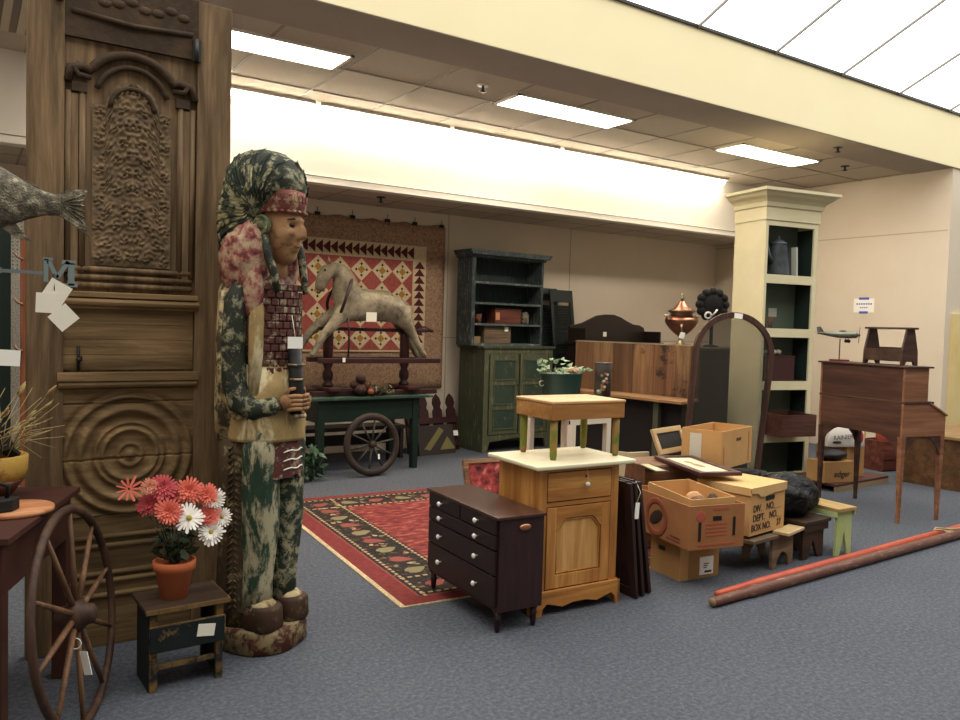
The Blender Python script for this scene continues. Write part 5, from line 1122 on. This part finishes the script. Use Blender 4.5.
t = thing('small_dark_case', 'small dark case with a white tag on the fourth shelf of the tall cream bookcase', 'case', onts(-.16, -.01, .466), -10.4); MB().box(-.13, .13, -.03, .03, 0, .36).build('body', plain('dark_case', '#241512', .5), t, .006); MB().box(-.06, -.0, -.033, -.030, .27, .33).build('price_tag', M['whitecard'], t)
t = thing('wooden_drawer_box', 'red brown wooden drawer sticking out of the fourth shelf of the tall cream bookcase', 'drawer', onts(-.03, -.275, .466), -12); rbx = wood('red_brown_drawer', '#301a14', '#4a2a20', '#5c382a', 'X')
openbox(t, .44, .40, .22, rbx, .015)
# ================================================================== desk
DK = thing('slant_top_desk', 'reddish brown slant-top desk with upper case on tall tapered legs', 'desk', (6.621, 3.793, 0), -11.2)
dw = wood('desk_dark', '#2e1b15', '#472b20', '#5d3d2c', 'Y', .7, .5); de = wood('desk_end', '#67412c', '#8a5c40', '#a47654', 'X', .7, .5)
hw, hd = .2415, .4345
MB().prism([(-hw, .70), (-hw, .965), (.06, .965), (hw, .86), (hw, .70)], 'Y', -hd, -hd+.02).build('end_panel', de, DK, .002); MB().prism([(-hw, .70), (-hw, .965), (.06, .965), (hw, .86), (hw, .70)], 'Y', hd-.02, hd).build('end_panel', de, DK)
MB().box(-hw, -hw+.02, -hd+.02, hd-.02, .70, .965).build('back_panel', dw, DK); MB().box(hw-.02, hw, -hd+.02, hd-.02, .70, .86).build('front_panel', de, DK)
MB().bar((.05, 0, .972), (hw+.01, 0, .868), 2*hd+.02, .014, (0, 0, 1)).build('slant_lid', de, DK)
MB().box(-hw+.0, .09, -hd-.008, hd+.008, .965, .985).build('moulding', dw, DK, .004)
MB().box(-hw, .025, -hd, -hd+.02, .985, 1.255).build('upper_end', de, DK, .002); MB().box(-hw, .025, hd-.02, hd, .985, 1.255).build('upper_end', de, DK)
MB().box(-hw, -hw+.02, -hd+.02, hd-.02, .985, 1.255).build('upper_back', dw, DK); MB().box(.005, .025, -hd+.02, hd-.02, .985, 1.255).build('upper_door', de, DK); MB().box(-hw-.015, .05, -hd-.025, hd+.025, 1.255, 1.27).build('upper_top', dw, DK, .004)
for x, y in ((-hw, -hd), (hw-.045, -hd), (-hw, hd-.045), (hw-.045, hd-.045)):
    MB().rings([[(x+a, y+c, z) for a, c in ((0+i, 0+i), (.045-i, i), (.045-i, .045-i), (i, .045-i))] for z, i in ((0, .011), (.70, 0))], smooth=False).build('leg', de if y < 0 else dw, DK)
b = MB()
for y in (-hd+.004, hd-.014):
    for x, s_ in ((-hw+.045, 1), (hw-.045, -1)): b.prism([(x, .70), (x, .54), (x+s_*.03, .60), (x+s_*.10, .67), (x+s_*.14, .70)], 'Y', y, y+.012)
for x in (-hw+.004,): 
    for y, s_ in ((-hd+.045, 1), (hd-.045, -1)): b.prism([(y, .70), (y, .54), (y+s_*.04, .62), (y+s_*.12, .68), (y+s_*.17, .70)], 'X', x, x+.012)
split(b.build('corner_bracket', dw, DK))
def ondk(x, y, z): v = Euler((0, 0, R(-11.2))).to_matrix() @ Vector((x, y, 0)); return (6.621+v.x, 3.793+v.y, z)
t = thing('wooden_caddy', 'dark wooden carrying caddy with flat top handle on the desk', 'caddy', ondk(-.09, -.15, 1.272), -11.2); t.scale = (1.08, 1.02, 1.3)
cdw = wood('caddy_wood', '#2e1d16', '#452d22', '#573b2c', 'X')
for y in (-.19, .17): MB().prism([(-.085, .0), (-.05, 0), (-.035, .022), (.035, .022), (.05, 0), (.085, 0), (.08, .09), (.04, .225), (-.04, .225), (-.08, .09)], 'Y', y, y+.018).build('end_board', cdw, t, .002)
b = MB().box(-.078, -.064, -.172, .17, .025, .10).box(.064, .078, -.172, .17, .025, .11).build('side_board', cdw, t); MB().box(-.064, .064, -.172, .17, .022, .034).build('bottom', cdw, t); MB().box(-.045, .045, -.22, .22, .225, .238).build('handle', cdw, t, .003)
t = thing('model_aeroplane', 'small grey metal model propeller aeroplane on a red stand on the desk', 'model aeroplane', ondk(-.10, .37, 1.272), -50)
al = nmat('dull_aluminium', [(.35, '#55584d'), (.65, '#7f8173')], 9, rough=.35, metal=.7)
MB().box(-.08, .08, -.035, .035, 0, .015).build('base', plain('red_base', '#7a2a26', .5), t); MB().cyl((0, 0, .015), (0, 0, .20), .005).build('post', M['dkmetal'], t)
b = MB(); b.rings([[(x, r_*math.cos(a), .235+r_*math.sin(a)+dz) for a in [2*math.pi*j/14 for j in range(14)]] for x, r_, dz in ((-.19, .008, .01), (-.12, .018, .008), (-.02, .03, .0), (.08, .032, 0), (.13, .028, 0), (.15, .012, 0))]); b.build('fuselage', al, t)
MB().prism([(-.03, -.22), (.04, -.24), (.08, -.03), (.08, .03), (.04, .24), (-.03, .22), (-.01, 0)], 'Z', .222, .228).build('wing', al, t)
MB().prism([(-.19, .245), (-.20, .30), (-.165, .305), (-.13, .25)], 'Y', -.003, .003).build('tail_fin', al, t); MB().prism([(-.19, -.07), (-.14, -.08), (-.13, 0), (-.14, .08), (-.19, .07)], 'Z', .245, .249).build('tailplane', al, t)
MB().obox((.155, 0, .235), (.004, .012, .15), (R(20), 0, 0)).ell((.156, 0, .235), (.012, .01, .01), 10, 6).build('propeller', al, t)
for y in (-.07, .07): MB().cyl((.05, y, .222), (.06, y, .185), .003).cyl((.06, y-.006, .18), (.06, y+.006, .18), .016).build('wheel', M['black'], t)
MB().ell((.02, 0, .262), (.035, .014, .014), 12, 8).build('canopy', M['black'], t)
# things under and behind the desk
t = thing('low_platform', 'low dark red wooden platform on the carpet behind the desk legs', 'platform', (7.0, 4.40, 0), 3)
MB().box(0, 1.0, 0, .55, .05, .075).build('deck', plain('maroon_platform', '#4c2a22', .5), t, .003); MB().box(0, 1.0, 0, .02, .0, .05).build('front_edge', plain('tan_edge', '#8d7658', .6), t); MB().box(.0, 1.0, .53, .55, 0, .05).build('rear_edge', M['dkred'], t)
t = thing('small_carton', 'tan cardboard carton with black lettering under the desk', 'box', (7.16, 4.57, .078), -14)
openbox(t, .36, .24, .20, M['cb'], top=True); text('lettering', 'edger', .085, M['ink'], t, (.03, -.123, .08), (R(90), 0, R(0)), .001)
t = thing('black_bundle', 'black folded cloth bundle lying on the tan carton under the desk', 'bundle', (7.17, 4.57, .281)); MB().ell((0, 0, .05), (.19, .11, .05), 20, 12, lambda n: 1+.15*noise.noise(n*3)).build('cloth', M['black'], t)
t = thing('tall_carton', 'brown cardboard carton right of the tan carton under the desk', 'box', (7.55, 4.72, .078), 0); openbox(t, .30, .34, .31, M['cb'], top=True)
t = thing('printed_bag', 'white paper bag printed RAINIER with red and yellow under the desk', 'bag', (7.42, 4.63, .392), -22)
wb = plain('white_bag_paper', '#ddd5c8', .6)
b = MB().rings([ring(0, 0, z, rx, ry, 32, 9, .05) for z, rx, ry in ((0, .20, .09), (.01, .21, .10), (.16, .205, .085), (.22, .19, .05), (.26, .17, .02))]); b.build('bag_body', wb, t)
MB().ell((.135, -.083, .10), (.05, .025, .075), 14, 8).build('red_patch', plain('bag_red', '#b3362c', .6), t); MB().ell((.20, -.05, .13), (.03, .03, .075), 14, 8).build('yellow_patch', plain('bag_yellow', '#b99a2e', .6), t)
MB().ell((-.12, -.10, .05), (.05, .015, .014), 14, 8).build('fish_print', M['black'], t)
text('lettering', 'RAINIER', .060, M['ink'], t, (-.06, -.112, .10), (R(90), R(-4), 0), .001)
t = thing('orange_crate', 'small orange brown wooden crate far under the desk', 'crate', (8.80, 4.95, 0), -8)
b = MB()
for k in range(3): b.box(-.22, .22, -.15, -.135, .02+.11*k, .12+.11*k)
split(b.build('slat', rb, t)); split(MB().box(-.22, -.20, -.135, .15, 0, .34).box(.20, .22, -.135, .15, 0, .34).build('end_board', rb, t)); MB().box(-.2, .2, .135, .15, 0, .34).build('back_board', rb, t); MB().box(-.2, .2, -.135, .135, .0, .015).build('bottom', rb, t)
t = thing('red_can', 'reddish can standing inside the orange brown crate', 'can', (8.74, 4.96, .016)); MB().lathe([(0, 0), (.07, 0), (.07, .44), (.06, .46), (0, .46)], seg=20).build('can', plain('dull_red_can', '#8f3a2c', .5), t)
t = thing('grey_can', 'pale grey can beside the reddish can in the orange brown crate', 'can', (8.91, 4.93, .016)); MB().lathe([(0, 0), (.06, 0), (.06, .42), (.05, .44), (0, .44)], seg=20).build('can', plain('pale_grey_can', '#8f8a80', .5), t)
t = thing('dresser', 'low brown wooden dresser cut by the right edge of the picture', 'dresser', (8.2, 3.85, 0), 0)
rw = wood('dresser_wood', '#3f2a1a', '#5e4128', '#775637', 'X', .7)
MB().box(0, 1.4, .01, .62, .08, .50).build('carcass', rw, t, .003); MB().box(-.03, 1.43, -.02, .65, .50, .53).build('top', wood('dresser_top', '#6b5234', '#8c6d47', '#a3845a', 'X', .7), t, .005)
for k, (a, b_) in enumerate(((.34, .48), (.20, .32), (.12, .185))):
    for x0, x1 in ((.06, .68), (.72, 1.34)):
        d = MB().box(x0, x1, -.004, .01, a, b_).build('drawer', rw, t, .003)
        for fx in (.2, .8): MB().torus((x0+(x1-x0)*fx, -.012, (a+b_)/2), .022, .004, 'Y', 14, 5).build('handle', M['dkmetal'], d)
MB().prism([(0, .12), (0, 0), (.08, 0), (.13, .06), (.7, .075), (1.27, .06), (1.32, 0), (1.4, 0), (1.4, .12)], 'Y', -.012, .01).build('base_rail', rw, t); split(MB().box(0, .03, .01, .62, 0, .08).box(1.37, 1.4, .01, .62, 0, .08).build('side_foot', rw, t))
